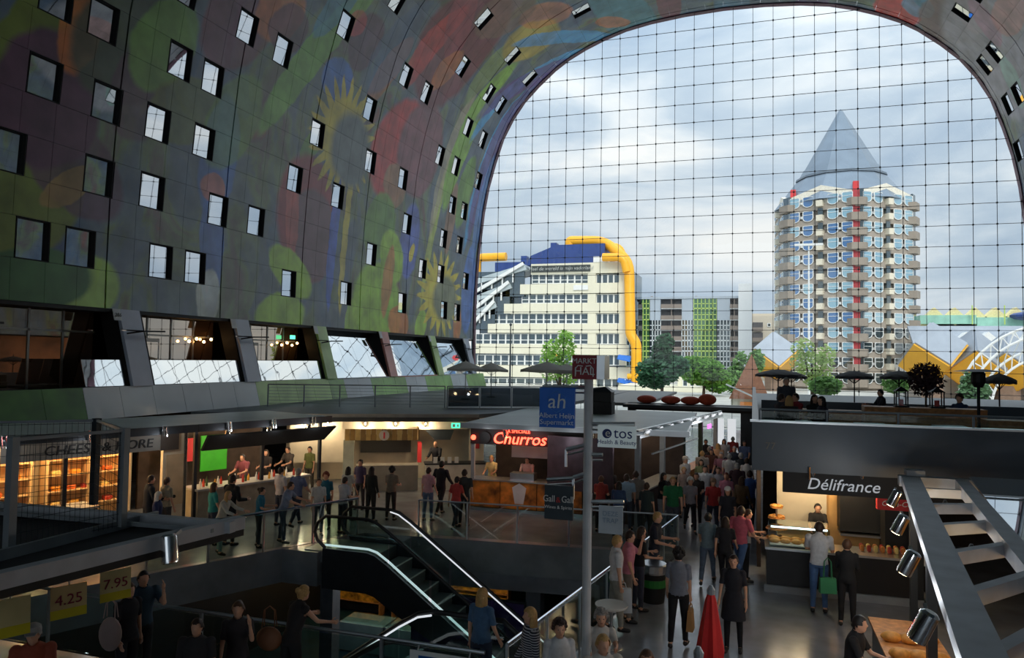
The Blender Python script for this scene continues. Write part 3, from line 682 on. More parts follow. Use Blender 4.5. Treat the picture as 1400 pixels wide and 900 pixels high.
apt.box('roof_edge', AGREY, (870,405.5,1010,408.5), 0, 14); apt.box('stair_tower', mat('white stair tower', c8(224,228,230), .6, 0, .03), (1009.5,388.5,1028,520), -1.5, 8)
apt.box('roof_vent', ABROWN, (949,403,952,406), 4, 5); apt.box('roof_vent', ABROWN, (887,403.5,890,406), 4, 5)
bei = Bld('beige_flats', 'beige flats with balconies between white stair tower and pointed tower', 'building', 1045, 235)
BEI = mat('beige render', c8(196,186,168), .7, 0, .06, .2)
bei.box('wall', BEI, (1020,432,1090,541), 0, 14); bei.box('wall', BEI, (1028,428,1070,434), 3, 14)
for k in range(3):
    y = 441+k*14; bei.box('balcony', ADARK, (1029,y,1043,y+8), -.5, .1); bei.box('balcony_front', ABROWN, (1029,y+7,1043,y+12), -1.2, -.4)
bei.window(WHITE, OUTGLASS, (1049,442,1054,447), -.2)

# the pencil-shaped tower: hexagonal plan
TY = 165.0; tc_ = onY(1160, 400, TY); TX = tc_.x; TYc = TY+13
tow = thing('pointed_tower', 'tall hexagonal apartment tower with blue windows and pointed zinc roof', 'building', (TX, TYc, 0))
view = math.atan2(-TYc, -TX); R_ = 15.0
TCON = mat('tower brown concrete', c8(160,150,138), .75, 0, .08, .4); TCREAM = mat('tower cream bay', c8(222,214,194), .65, 0, .05); TBALC = mat('tower balcony concrete', c8(146,136,124), .75, 0, .1, .5); ZINC = mat('zinc roof', c8(122,136,150), .42, .35, .1, .3); ZINCD = mat('dark zinc ring', c8(96,108,120), .45, .35, .08, .3); TREDD = mat('muted red tower panel', c8(170,60,66), .7); TRED = mat('red tower panel', c8(206,54,58), .6, 0, .05); TGLD = coated_glass('dark tower glass', c8(46,62,66), (.5,.55,.58), .2)
crn = [view+math.radians(12.5)+math.radians(60)*k for k in range(6)]      # corner k=0 faces the hall, a little right
V2 = [Vector((math.cos(a)*R_, math.sin(a)*R_)) for a in crn]
zt = lambda y: onY(1160, y, TYc-13).z
ZE = zt(276); FH = (zt(276)-zt(522))/12.0
MB().prism([(v.x*.95, v.y*.95) for v in V2], 0, ZE+1).build('core', TCON, tow)
# window frame with rounded foot
def tower_window():
    m = MB(); n = 8; w, h = 1.12, 2.25; out = [(w,h-.1), (w*.8,h), (-w*.8,h), (-w,h-.1)]
    for i in range(n+1):
        t = math.pi*i/n; out.append((-w*math.cos(t), .75-.75*math.sin(t)))
    inn = [(x*.87, .1+(z)*(h-.20)/h) for x, z in out]
    k = len(out)
    for d in (0, .2): m.v += [(x, d, z) for x, z in out]+[(x, d, z) for x, z in inn]
    for i in range(k):
        j = (i+1) % k; m.f += [(i, j, j+k, i+k), (2*k+i, 3*k+i, 3*k+j, 2*k+j), (i, 2*k+i, 2*k+j, j), (i+k, j+k, j+3*k, i+3*k)]
    m.box(-w*.87,-.0,1.4, w*.87,.15,1.48)
    p = MB().slab([(x, .08, z) for x, z in inn], (0,.06,0))
    return m.mesh('window', WHITE), [p.mesh('pane', OUTGLASSB), p.mesh('pane', OUTGLASSP), p.mesh('pane', TGLD)]
twm, tpm = tower_window()
small_frame = MB().box(-.16,0,0, .16,.14,.5).mesh('side_light', WHITE)
bay_me = MB().box(-.62,-.7,0, .62,.9,1.25).mesh('bay_balcony', TCREAM)
for k in range(6):
    a, b = V2[k], V2[(k+1) % 6]; e = (b-a); Lf = e.length; e.normalize(); nrm = Vector((e.y, -e.x))
    ang = math.atan2(e.y, e.x)
    mid_ = (a+b)/2
    front = nrm.dot(Vector((-TX, -TYc)).normalized()) > .02
    for f in range(13):
        z = ZE-FH*(12-f)-FH*.0
        if z < -FH*.6: continue
        MB().slab([(a.x, a.y, z-FH*.42), (b.x, b.y, z-FH*.42), (b.x, b.y, z), (a.x, a.y, z)], tuple(-nrm*.6)+(0,)).build('parapet_band', TCON, tow) if front else None
        if front and f < 13:
            for u in (-.36, -.17, .17, .36):
                p = mid_+e*(u*Lf)+nrm*.25
                o = link('window', twm, tow, (p.x, p.y, z-.38), (0,0,ang))
                top = f >= 8
                sidek = nrm.dot(Vector((1,0))) > .3
                if sidek: pm = tpm[1] if f > 3 else tpm[2]
                else: pm = tpm[0] if random.random() < (.8 if f > 8 else .45) else tpm[1]
                if f < 2: pm = tpm[2]
                link('pane', pm, o)
                q2 = mid_+e*((u*.72 if abs(u) > .2 else u*1.55)*Lf)+nrm*.2; link('side_light', small_frame, tow, (q2.x, q2.y, z+.35), (0,0,ang))
            p = mid_; link('bay_balcony', bay_me, tow, (p.x+nrm.x*.3, p.y+nrm.y*.3, z-.55), (0,0,ang))
            if f < 13: MB().box(-.5,-.2,.6, .5,.3,2.2).build('bay_recess', TGLD, tow, (p.x, p.y, z), (0,0,ang))
    if V2[k].dot(Vector((-TX, -TYc)).normalized()) > -4:
        c = V2[k]; rad = c.normalized(); tan = Vector((-rad.y, rad.x)); aw = 2.3
        poly = [tuple(c+tan*aw-rad*1.6), tuple(c+tan*1.4+rad*.45), tuple(c-tan*1.4+rad*.45), tuple(c-tan*aw-rad*1.6)]
        for f in range(13):
            z = ZE-FH*(12-f)
            if z < -FH*.6: continue
            MB().prism(poly[::-1], z-FH*.34, z+.5).build('corner_balcony', TBALC, tow)
            q2 = c-rad*.6; an = math.atan2(rad.y, rad.x)+math.pi/2
            MB().box(-1.0,-.3,.1, .3,.1,2.3).build('corner_panel', TREDD if k == 0 else TGLD, tow, (q2.x, q2.y, z), (0,0,an)); MB().box(.35,-.3,.1, 1.1,.1,2.3).build('corner_panel', TGLD, tow, (q2.x, q2.y, z), (0,0,an))
# gables, flared skirt, ring, spire
GZ = ZE
for k in range(6):
    a, b = V2[k]*.98, V2[(k+1) % 6]*.98; m_ = (a+b)/2; n_ = (m_).normalized()*.1
    MB().slab([(a.x,a.y,GZ-.2), (b.x,b.y,GZ-.2), (b.x*1,b.y*1,GZ+1.9), (m_.x,m_.y,GZ+4.1), (a.x,a.y,GZ+1.9)], (-n_.x*9,-n_.y*9,0)).build('gable', mat('tower gable cream', c8(226,220,204), .6), tow)
def hexring(r, z, m=12): return [(r*math.cos(crn[0]+2*math.pi*i/m), r*math.sin(crn[0]+2*math.pi*i/m), z) for i in range(m)]
def loft(rings, name, mt, par):
    m = MB(); n = len(rings[0])
    for r in rings: m.v += r
    for i in range(len(rings)-1):
        for j in range(n): m.f.append((i*n+j, i*n+(j+1) % n, (i+1)*n+(j+1) % n, (i+1)*n+j))
    m.f.append(tuple(range(n))[::-1]); m.f.append(tuple(range((len(rings)-1)*n, len(rings)*n))); return m.build(name, mt, par)
zz = lambda y: onY(1157, y, TYc).z
loft([hexring(14.2, GZ+1.0), hexring(9.3, zz(247))], 'roof_skirt', ZINC, tow)
loft([hexring(9.6, zz(247)), hexring(9.4, zz(244))], 'roof_ring', ZINCD, tow); loft([hexring(8.9, zz(244)), hexring(7.9, zz(232))], 'roof_collar', ZINC, tow)
loft([hexring(7.7, zz(232)), hexring(.5, zz(152)), hexring(.1, zz(149))], 'spire', ZINC, tow)
for k in (0, 5):
    c = V2[k]*.86; MB().prism([(c.x-.55,c.y-.55), (c.x+.55,c.y-.55), (c.x+.55,c.y+.55), (c.x-.55,c.y+.55)], GZ, GZ+4.2).build('chimney', TRED, tow)

# tilted cube houses
ZG = mat('grey cube roof', c8(150,158,168), .5, .2, .08, .5); YC = mat('yellow cube panel', c8(222,164,44), .6, 0, .06, .5); CPIL = mat('cube pillar brown', c8(134,112,96), .75, 0, .1)
def cube_house(px, py, Y, edge, rz, label):
    p = onY(px, py, Y); o = thing('cube_house', label, 'cube house', (p.x, Y, 0), rz, 'yellow tilted cube houses')
    s = edge; h = s/math.sqrt(3)
    rt = s*math.sqrt(2/3)
    lo = [Vector((rt*math.cos(math.radians(90+120*k)), rt*math.sin(math.radians(90+120*k)), -h/2+h)) for k in range(3)]     # upper ring
    up = [Vector((rt*math.cos(math.radians(30+120*k)), rt*math.sin(math.radians(30+120*k)), 0)) for k in range(3)]
    cz = p.z-h*1.0
    T = Vector((0,0,h*1.5+0)); Bm = Vector((0,0,-h*1.0)); 
    top = [Vector((v.x, v.y, h*.5)) for v in lo]; bot = [Vector((v.x, v.y, -h*.5)) for v in up]; T = Vector((0,0,h*1.5)); Bm = Vector((0,0,-h*1.5))
    base = Vector((0,0,p.z-h*1.5))
    def q(pts, name, m):
        pts = [v+base for v in pts]; n = (pts[1]-pts[0]).cross(pts[2]-pts[0]).normalized()
        return MB().slab(pts, tuple(-n*.3)).build(name, m, o)
    for k in range(3):
        r = q([T, top[k], bot[(k+1) % 3 if False else k], top[(k+2) % 3]] if False else [T, top[k], bot[k] if (bot[k]-top[k]).length < s*1.05 and (bot[k]-top[(k+2)%3]).length < s*1.05 else bot[(k+2) % 3], top[(k+2) % 3]], 'roof_face', ZG)
    for k in range(3):
        nb = [t for t in top if (t-bot[k]).length < s*1.05 and (t-bot[(k+1) % 3]).length < s*1.05]
        f = q([Bm, bot[k], nb[0], bot[(k+1) % 3]], 'yellow_face', YC)
        c = (Bm+bot[k]+nb[0]+bot[(k+1) % 3])/4+base; n_ = ((bot[k]-Bm).cross(nb[0]-Bm)).normalized()
        if n_.dot(c-base) < 0: n_ = -n_
        u = (nb[0]-Bm).normalized(); v = n_.cross(u)
        for dd in (-.9, .0, .9):
            cc = c+u*1.0+v*dd+n_*.1; MB().slab([cc-v*.32-u*.9, cc+v*.32-u*.9, cc+v*.32+u*.9, cc-v*.32+u*.9], tuple(n_*.12)).build('window', OUTGLASS, o)
    MB().prism([(1.7*math.cos(math.pi/3*k), 1.7*math.sin(math.pi/3*k)) for k in range(6)], 0, base.z-h*.7).build('pillar', CPIL, o)
    return o
for i, (px, py) in enumerate([(1274,442),(1331,452),(1376,455),(1058,455),(1418,455)]):
    cube_house(px, py, [128,130,131,150,133][i], 5.6, math.radians([18, 50, 42, 10, 30][i]), ['yellow tilted cube house touching the right side of the pointed tower', 'yellow tilted cube house above the lantern terrace', 'yellow tilted cube house left of the white truss', 'small yellow cube house peeking out left of the pointed tower', 'yellow tilted cube house cut by the right picture edge'][i])
podium = Bld('cube_podium', 'pale concrete podium under the yellow cube houses', 'building', 1330, 134)
PODM = mat('pale podium concrete', c8(196,190,182), .7, 0, .1, .3)
podium.box('deck', PODM, (1240,500,1420,545), 0, 10); podium.box('timber_wall', mat('brown timber wall', c8(138,96,76), .7, 0, .2, 2), (1295,478,1400,503), 2, 9); podium.box('white_band', WHITE, (1290,500,1420,520), -.4, 0)
bar = Bld('long_grey_roof', 'long grey roof with triangular dormers behind the cube houses', 'building', 1330, 158)
X0, X1, Z0, Z1 = rect(1252,443,1420,480,158)
bar.mesh('roof_slope', ZG, MB().slab([(X0,158,Z0), (X1,158,Z0), (X1,166,Z1), (X0,166,Z1)], (0,.4,-.4))); bar.mesh('eaves_wall', BEI, MB().box(X0,158.5,0, X1,166,Z0))
for k in range(5):
    c = onY(1292+k*30, 470, 157.6); bar.mesh('dormer', WHITE, MB().slab([(c.x-4,157.6,c.z-1.5), (c.x,157.6,c.z+2.2), (c.x+4,157.6,c.z-1.5), (c.x,157.6,c.z-3.4)], (0,3,0)))
TEAL = mat('teal scaffold net', c8(150,204,188), .7, 0, .15, .5)
net = Bld('green_scaffold_roof', 'teal netted scaffold with pale peaks on the far skyline', 'building', 1330, 190)
net.box('net', TEAL, (1258,431,1335,443), 0, 6); net.box('net', TEAL, (1336,434,1420,446), 0, 6)
for k in range(5):
    c = onY(1278+k*28, 436, 191); net.mesh('peak', mat('pale yellow peak', c8(226,214,160), .7), MB().slab([(c.x-4.5,191,c.z-2), (c.x,191,c.z+2.6), (c.x+4.5,191,c.z-2)], (0,3,0)))
c = onY(1396,432,188); net.mesh('blue_dome', NAVY, MB().ball((c.x+2,189,c.z), 4.0, 3, 1.0))
for x in (1327, 1371): net.box('mast', ALIME, (x,418,x+1.5,444), -1, -.8)

# white station truss arches
tr = thing('station_arch', 'white lattice arch of the station at the right edge', 'truss', (onY(1395,540,88).x, 88, 0))
def arc(off, r, dy):
    c = onY(1452, 560, 88); return [(c.x+r*math.cos(math.radians(t))-tr.location.x, dy, max(.05, c.z+r*.95*math.sin(math.radians(t)))) for t in range(92, 181, 8)]
A, B_ = arc(0, 9.2, 0), arc(0, 8.1, 0); C_, D_ = arc(0, 6.6, 2), arc(0, 5.6, 2)
for P_ in (A, B_, C_, D_): MB().tube(P_, .13, 6).build('chord', WHITE, tr)
for i in range(len(A)-1):
    MB().tube([A[i], B_[i+1]], .07, 5).build('lattice_bar', WHITE, tr); MB().tube([B_[i], A[i]], .07, 5).build('lattice_bar', WHITE, tr); MB().tube([C_[i], D_[i+1]], .06, 5).build('lattice_bar', WHITE, tr); MB().tube([B_[i], C_[i+1]], .06, 5).build('lattice_bar', WHITE, tr)

# brown pyramid kiosk
kc = onY(1023, 540, 82); kio = thing('pyramid_kiosk', 'brown tiled pyramid kiosk with white gable left of the pointed tower', 'kiosk', (kc.x, 82, 0))
kz = onY(1027, 484, 82).z; eb = onY(1023, 545, 82).z
MB().add([(-1.9,-1.8,eb), (2.1,-1.8,eb), (2.1,1.8,eb), (-1.9,1.8,eb), (.35,0,kz)], [(3,2,1,0), (0,1,4), (1,2,4), (2,3,4), (3,0,4)]).build('roof', mat('brown roof tiles', c8(164,112,84), .8, 0, .15, 4), kio)
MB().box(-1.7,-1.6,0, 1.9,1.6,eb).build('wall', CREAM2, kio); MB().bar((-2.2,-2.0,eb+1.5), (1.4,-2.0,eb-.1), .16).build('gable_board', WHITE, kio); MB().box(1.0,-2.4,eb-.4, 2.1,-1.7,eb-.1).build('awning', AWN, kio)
MB().box(-.8,-1.75,.2, .6,-1.62,eb-.3).build('window', mat('warm lit kiosk window', c8(190,120,60), .5, emit=.25), kio)

# trees
LEAFM = {}
def tree(px, base_px, Y, crowns, leafcol, label, name='street_tree', nleaf=900, ls=.35, trunk=True):
    p = onY(px, base_px, Y); o = thing(name, label, 'tree', (p.x, Y, 0))
    lm = mat('leaf %s' % (leafcol,), c8(*leafcol), .7, 0, .4, .9)
    if not lm.get('lf'):
        lm['lf'] = 1; nt = lm.node_tree; t = nt.nodes.new('ShaderNodeBsdfTranslucent'); t.inputs[0].default_value = c8(*leafcol)+(1,); x = nt.nodes.new('ShaderNodeMixShader'); x.inputs[0].default_value = .45
        nt.links.new(nt.nodes['Principled BSDF'].outputs[0], x.inputs[1]); nt.links.new(t.outputs[0], x.inputs[2]); nt.links.new(x.outputs[0], nt.nodes['Material Output'].inputs[0])
    rnd = random.Random(px)
    tops = []
    cr = MB(); tot = sum(c[2]*c[3] for c in crowns)
    for (cx_, cy_, rx, ry) in crowns:       # photo px ellipses at distance Y
        c = onY(cx_, cy_, Y); k = (onY(cx_+10, cy_, Y)-onY(cx_, cy_, Y)).length/10; RX, RZ = rx*k, ry*k; tops.append(c)
        for _ in range(int(nleaf*rx*ry/tot)):
            while True:
                u = Vector((rnd.uniform(-1,1), rnd.uniform(-1,1), rnd.uniform(-1,1)))
                if .25 < u.length < 1: break
            q = Vector((c.x+u.x*RX-p.x, u.y*RX*.9, c.z+u.z*RZ))
            if q.z < .3: continue
            a = Vector((rnd.uniform(-1,1), rnd.uniform(-1,1), rnd.uniform(-.6,.6))).normalized()*ls*rnd.uniform(.6,1.3); b = a.cross(Vector((rnd.uniform(-1,1), rnd.uniform(-1,1), 1))).normalized()*ls*.6
            cr.add([q-a, q+b, q+a, q-b], [(0,1,2,3)])
    stuff(cr.build('leaves', lm, o))
    if trunk:
        m = MB(); top = max(t.z for t in tops); t0 = tops[0]
        m.tube([(0,0,0), (.05,0,t0.z*.5), (t0.x-p.x,0,t0.z)], [.25,.18,.08], 7)
        for t in tops: m.tube([(0,0,t.z*.45), ((t.x-p.x)*.5,0,t.z*.7), (t.x-p.x,0,t.z)], [.12,.08,.03], 5)
        m.build('trunk', mat('bark', c8(82,66,52), .9), o)
    return o
tree(905,541,108,[(905,485,14,28),(900,508,32,20),(912,468,9,14),(892,520,22,12),(925,500,18,14)], (64,110,78), 'tall dark green tree right of the yellow pipe', nleaf=3200, ls=.42)
tree(962,548,120,[(960,508,32,20),(945,500,18,14),(980,520,20,18)], (104,152,62), 'wide bright green tree before the lime glazed flats', nleaf=2600, ls=.42)
tree(1010,548,128,[(1012,498,10,20),(1008,520,20,22),(1034,495,12,18)], (120,160,92), 'light green tree between the white stair tower and the brown pyramid', nleaf=1800, ls=.4)
tree(765,535,78,[(765,480,24,18),(772,462,12,12),(755,500,18,22),(778,510,14,18)], (168,206,104), 'airy pale green tree before the library', nleaf=1100, ls=.28)
tree(1110,545,74,[(1110,498,32,20),(1098,478,18,16),(1128,486,16,16),(1120,520,26,16)], (184,206,130), 'thin pale green tree in front of the pointed tower', nleaf=800, ls=.24)
tree(1135,552,70,[(1128,528,24,14)], (120,160,92), 'low leafy shrub at the foot of the pointed tower', 'leafy_shrub', 700, .25)
tree(1228,552,72,[(1225,525,20,16)], (120,160,92), 'low leafy shrub under the right half of the pointed tower', 'leafy_shrub', 500, .25)
tree(1332,552,76,[(1332,535,22,26),(1326,520,12,14)], (112,150,110), 'grey green young tree left of the patio heater', nleaf=1100, ls=.28)
# street lamps
def mast(px, y0, Y, label, m, arm):
    p = onY(px, 530, Y); z = onY(px, y0, Y).z; o = thing('lamp_mast', label, 'street lamp', (p.x, Y, 0))
    MB().tube([(0,0,0), (0,0,z)], [.16,.08], 8).build('pole', m, o)
    if arm: MB().box(-1.6,-.15,z, 1.6,.15,z+.25).build('lamp_head', m, o)
    else: MB().ball((0,0,z+.1), .2).build('lamp_head', m, o)
mast(1106, 336, 95, 'tall white lamp mast before the pointed tower', WHITE, True)
mast(697, 445, 95, 'thin dark lamp mast before the library', DARKSTEEL, False)
# ================================================================ MARKET FLOOR
def frame_root(name, label, cat, A, B, z=0):
    A, B = Vector(A), Vector(B); e = B-A; o = thing(name, label, cat, (A.x, A.y, z), math.atan2(e.y, e.x)); return o, e.length
def loc_of(o, p):
    rz = o.rotation_euler.z; d = Vector(p)-Vector(o.location); c, s = math.cos(-rz), math.sin(-rz); return Vector((d.x*c-d.y*s, d.x*s+d.y*c, d.z))
def wld(o, p):
    rz = o.rotation_euler.z; c, s = math.cos(rz), math.sin(rz); return Vector((o.location.x+p[0]*c-p[1]*s, o.location.y+p[0]*s+p[1]*c, o.location.z+p[2]))
ROOFG = mat('pale roof sheet', c8(214,222,220), .45, 0, .1, .5); ROOFGL = coated_glass('milky reflecting roof', c8(226,232,236), (.95,.97,.98), .35); ROOFM = mat('milky roof glass', c8(222,228,232), .12, 0, .03, spec=.9)
BEIGE = mat('beige plaster', c8(206,196,176), .7, 0, .06); WARMW = mat('warm white board', c8(214,198,170), .6, 0, .06); GREYP = mat('grey board', c8(128,124,116), .6); BLKC = mat('black counter', c8(22,23,26), .35); STONE = mat('counter stone', c8(176,172,164), .3)
BULB = mat('lit spot lens', (1,.78,.5), .3, 0, 0, emit=22, ecol=(1,.74,.42)); NEON = mat('red neon', (1,.08,.05), .4, 0, 0, emit=5, ecol=(1,.06,.03)); GREENLIT = mat('green exit sign', (.05,.6,.3), .4, 0, 0, emit=1.5, ecol=(.06,.7,.38))
FOOD = mat('orange food print', c8(196,120,40), .5, 0, .75, 2.6); SHELFW = mat('pale shelf board', c8(214,180,130), .5, 0, .1)
def B3(o, name, m, x0, y0, z0, x1, y1, z1, par=None): return MB().box(x0,y0,z0, x1,y1,z1).build(name, m, par or o)
def spot(o, x, y, z, tilt=(0,-.5,-1), s=1.0, lit=True, name='spot_lamp', par=None):
    d = Vector(tilt).normalized()*.26*s; p = Vector((x,y,z))
    m = MB().tube([p, p+d*.08, p+d*.92, p+d], [.05*s,.075*s,.08*s,.078*s], 12); m.smooth = True; l = m.build(name, CHROME, par or o)
    MB().tube([p+d*.96, p+d*1.02], .062*s, 10).build('lens', BULB if lit else BLACK, l); MB().bar(p+d*.2, p+d*.2+Vector((0,.14*s,.06*s)), .03*s).build('bracket', STEEL, l); return l
def stall_shell(o, L, D, zr, roofm, back, ov=.35, frame=DARKSTEEL, posts=True):
    B3(o, 'roof', roofm, -.1,-ov,zr-.02, L+.1,D,zr+.07); B3(o, 'roof_edge', frame, -.1,-ov-.06,zr-.14, L+.1,-ov,zr+.09)
    B3(o, 'back_wall', back, 0,D-.12,0, L,D,zr-.02)
    if posts:
        n = max(2, round(L/3.2)+1)
        for i in range(n): x = .06+(L-.12)*i/(n-1); B3(o, 'post', frame, x-.05,0,0, x+.05,.1,zr-.14)
def stud_spots(o, L, zr, n, ov=.42):
    for i in range(n):
        x = (i+.5)*L/n; p = Vector((x, -ov-.1, zr))
        lamp(o, (x+.05, -ov-.35, zr-.25), 4, (.9,.94,1), .08)
        MB().tube([p+Vector((0,0,-.18)), p+Vector((-.03,0,.12))], .028, 8).tube([p+Vector((.1,0,-.18)), p+Vector((.07,0,.12))], .028, 8).bar(p+Vector((-.02,.02,0)), p+Vector((.1,.12,0)), .04).build('edge_clamp', CHROME, o)

# ---- cheese stall
s1, L1 = frame_root('cheese_stall', 'cheese stall with grey name board and warm lit shelves by the left wall', 'market stall', (-19.8,8.9), (-16.42,18.5))
stall_shell(s1, L1, 3.6, 3.0, ROOFG, WARMW)
B3(s1, 'name_board', GREYP, 5.2,-.12,2.38, L1-.9,-.04,2.84); B3(s1, 'name_board_end', mat('dark board end', c8(70,60,52), .6), L1-.9,-.14,2.36, L1-.35,-.03,2.84)
text('CHEESE & MORE', .36, BLACK, s1, (7.6,-.13,2.6), ext=.015, sx=1.1, shear=.12)
B3(s1, 'end_wall', WARMW, L1-.75,0,0, L1,.14,2.95); B3(s1, 'end_panel', mat('end wall panel', c8(206,176,136), .6), L1-.65,-.03,.7, L1-.12,-.0,2.2); MB().tube([(L1-.4,-.04,.95), (L1-.4,-.06,.95)], .05, 12).build('round_badge', BLACK, s1)
B3(s1, 'counter', BLKC, .3,-.1,0, L1-2.6,.8,.95); B3(s1, 'counter_top', STONE, .25,-.15,.95, L1-2.55,.85,1.0)
for (xa, xb, ya) in [(.4,3.4,3.2), (3.9,6.6,1.9), (7.0,L1-.9,1.9)]:
    rk = B3(s1, 'shelf_rack', SHELFW, xa-.05,ya+.3,.2, xb+.05,ya+.36,2.35)
    for z in (.75, 1.2, 1.65, 2.1): B3(s1, 'shelf_board', SHELFW, xa,ya-.1,z-.03, xb,ya+.3,z, rk)
    for x in (xa, (xa+xb)/2, xb): B3(s1, 'upright', SHELFW, x-.03,ya-.12,.2, x+.03,ya+.3,2.35, rk)
for x in (2.0, 4.5, 6.6, 8.6): lamp(s1, (x, 1.2, 2.6), 61.2, (1,.62,.28)); spot(s1, x, .4, 2.9, (0,.4,-1))
stud_spots(s1, L1, 3.0, 5)
CHEESE = [mat('cheese rind %d' % i, c8(*c), .5) for i, c in enumerate([(226,170,60),(214,140,40),(196,96,36),(186,60,40),(232,200,120)])]
wheel = [MB().lathe([(.0,0),(.13,0),(.15,.03),(.15,.09),(.13,.12),(0,.12)], n=12).mesh('round_cheese', m) for m in CHEESE]
rnd = random.Random(3)
for (xa, xb, ya, tx_) in [(.5,3.3,3.2,'left'), (4.0,6.5,1.9,'middle'), (7.1,L1-1.0,1.9,'right')]:
    for zi, z in enumerate((.75, 1.2, 1.65, 2.1)):
        x = xa+.2
        while x < xb-.15:
            p = wld(s1, (x, ya+.12, z)); c = link('round_cheese', rnd.choice(wheel), None, p, (0,0,rnd.random()*6))
            tag(c, 'round cheese on the %s lit rack of the cheese stall, %s board' % (tx_, ['lowest', 'second', 'third', 'topmost'][zi]), 'cheese', 'cheeses on the %s rack %s' % (tx_, ['bottom', 'second', 'third', 'top'][zi])); x += .36+rnd.random()*.2
# ---- tapas bar stall next to it
s2, L2 = frame_root('tapas_stall', 'open bar stall with black slanted menu canopy and green banner', 'market stall', (-16.35,18.72), (-14.75,23.3))
stall_shell(s2, L2, 3.6, 3.0, ROOFG, mat('dark stall back', c8(70,56,48), .7, 0, .3))
MB().slab([(.1,-.25,2.25), (L2-.1,-.25,2.25), (L2+.15,-.6,2.72), (.1,-.6,2.72)], (0,.08,.03)).build('menu_canopy', BLACK, s2)
B3(s2, 'counter', mat('pale counter front', c8(150,140,120), .6, 0, .2), .1,-.1,0, L2-.6,.75,1.0); B3(s2, 'counter_top', STONE, .05,-.15,1.0, L2-.55,.8,1.06)
B3(s2, 'green_banner', mat('bright green banner', c8(60,170,40), .5, emit=.12), 1.9,2.9,1.1, 2.9,2.95,2.35); B3(s2, 'white_poster', WHITE, .5,2.9,1.4, 1.2,2.95,2.2); B3(s2, 'red_poster', TRED, 1.25,2.9,1.5, 1.6,2.95,2.3)
for x in (.9, 2.4, 4.0): spot(s2, x, -.35, 2.85, (0,.3,-1)); lamp(s2, (x, .9, 2.4), 28.8, (1,.75,.5))
stud_spots(s2, L2, 3.0, 3)
bot = []
for i, (c, h) in enumerate([((230,228,220), .28), ((190,60,40), .24), ((60,90,60), .3), ((220,160,60), .22)]):
    m = MB().lathe([(.035,0),(.04,.02),(.04,h*.6),(.015,h*.8),(.015,h)], n=8); m.smooth = True; bot.append(m.mesh('bottle', mat('bottle %d' % i, c8(*c), .25)))
for i in range(22):
    b = link('bottle', bot[i % 4], None, wld(s2, (.3+i*.165, .12+.1*(i % 3), 1.06))); tag(b, '%s bottle standing on the bar stall counter under the black canopy' % ['white', 'red', 'dark green', 'amber'][i % 4], 'bottle', 'bar stall bottles %s' % ['white', 'red', 'green', 'amber'][i % 4])

# ---- terrace over the far left stalls with railing
TP1, TP2, TP3 = onZ(366,556,2.95), onZ(608,558,2.95), onZ(742,558,2.95)
S3A, S3B = Vector((-16.2,25.3)), Vector((-10.6,28.3))
struct(MB().prism([(-21.2,24.0), (-19.0,24.0), (S3A.x,S3A.y), (S3B.x,S3B.y), (-9.6,30.5), (TP3.x,TP3.y-1), (TP3.x+.6,57.5), (-21.2,57.5)], 2.8, 2.96).build('floor_terrace_left', mat('terrace slab', c8(110,116,120), .5)))
def rail_run(name, label, pts, z, h, panel, wires=0, step=1.45, postm=GREYSTEEL, railm=GREYSTEEL, rr=.025, base=True):
    o = thing(name, label, 'railing', (pts[0][0], pts[0][1], z)); O = Vector((pts[0][0], pts[0][1], 0))
    for a, b in zip(pts[:-1], pts[1:]):
        a, b = Vector((a[0], a[1], 0))-O, Vector((b[0], b[1], 0))-O; L = (b-a).length; n = max(1, round(L/step)); u = (b-a)/n
        for i in range(n+1):
            if i == n and b+O != Vector((pts[-1][0], pts[-1][1], 0)): continue
            p = a+u*i; MB().box(p.x-.022,p.y-.022,0, p.x+.022,p.y+.022,h).build('post', postm, o)
        MB().tube([a+Vector((0,0,h)), b+Vector((0,0,h))], rr, 8).build('handrail', railm, o)
        for i in range(n):
            p, q = a+u*(i+.03), a+u*(i+.97); nn = Vector((-u.y, u.x, 0)).normalized()*.006
            if panel: MB().slab([p+Vector((0,0,.06)), q+Vector((0,0,.06)), q+Vector((0,0,h-.05)), p+Vector((0,0,h-.05))], nn*2).build('panel', panel, o)
        for k in range(wires): zz = (k+1)*h/(wires+1); MB().tube([a+Vector((0,0,zz)), b+Vector((0,0,zz))], .006, 4).build('wire', postm, o)
    return o
rail_run('terrace_railing', 'thin wire railing of the left terrace before the green panels', [TP1, TP2], 2.96, .98, None, 6)
TINT = clear_glass('smoked glass', (.30,.33,.36), 1.5)
rail_run('glass_railing', 'smoked glass railing under the grey parasols of the left terrace', [TP2+Vector((.1,.05,0)), TP3], 2.96, .98, TINT)
def canvas(name, rgb):
    m = mat(name, rgb, .8, 0, .08); nt = m.node_tree; t = nt.nodes.new('ShaderNodeBsdfTranslucent'); t.inputs[0].default_value = rgb+(1,); x = nt.nodes.new('ShaderNodeMixShader'); x.inputs[0].default_value = .4
    nt.links.new(nt.nodes['Principled BSDF'].outputs[0], x.inputs[1]); nt.links.new(t.outputs[0], x.inputs[2]); nt.links.new(x.outputs[0], nt.nodes['Material Output'].inputs[0]); return m
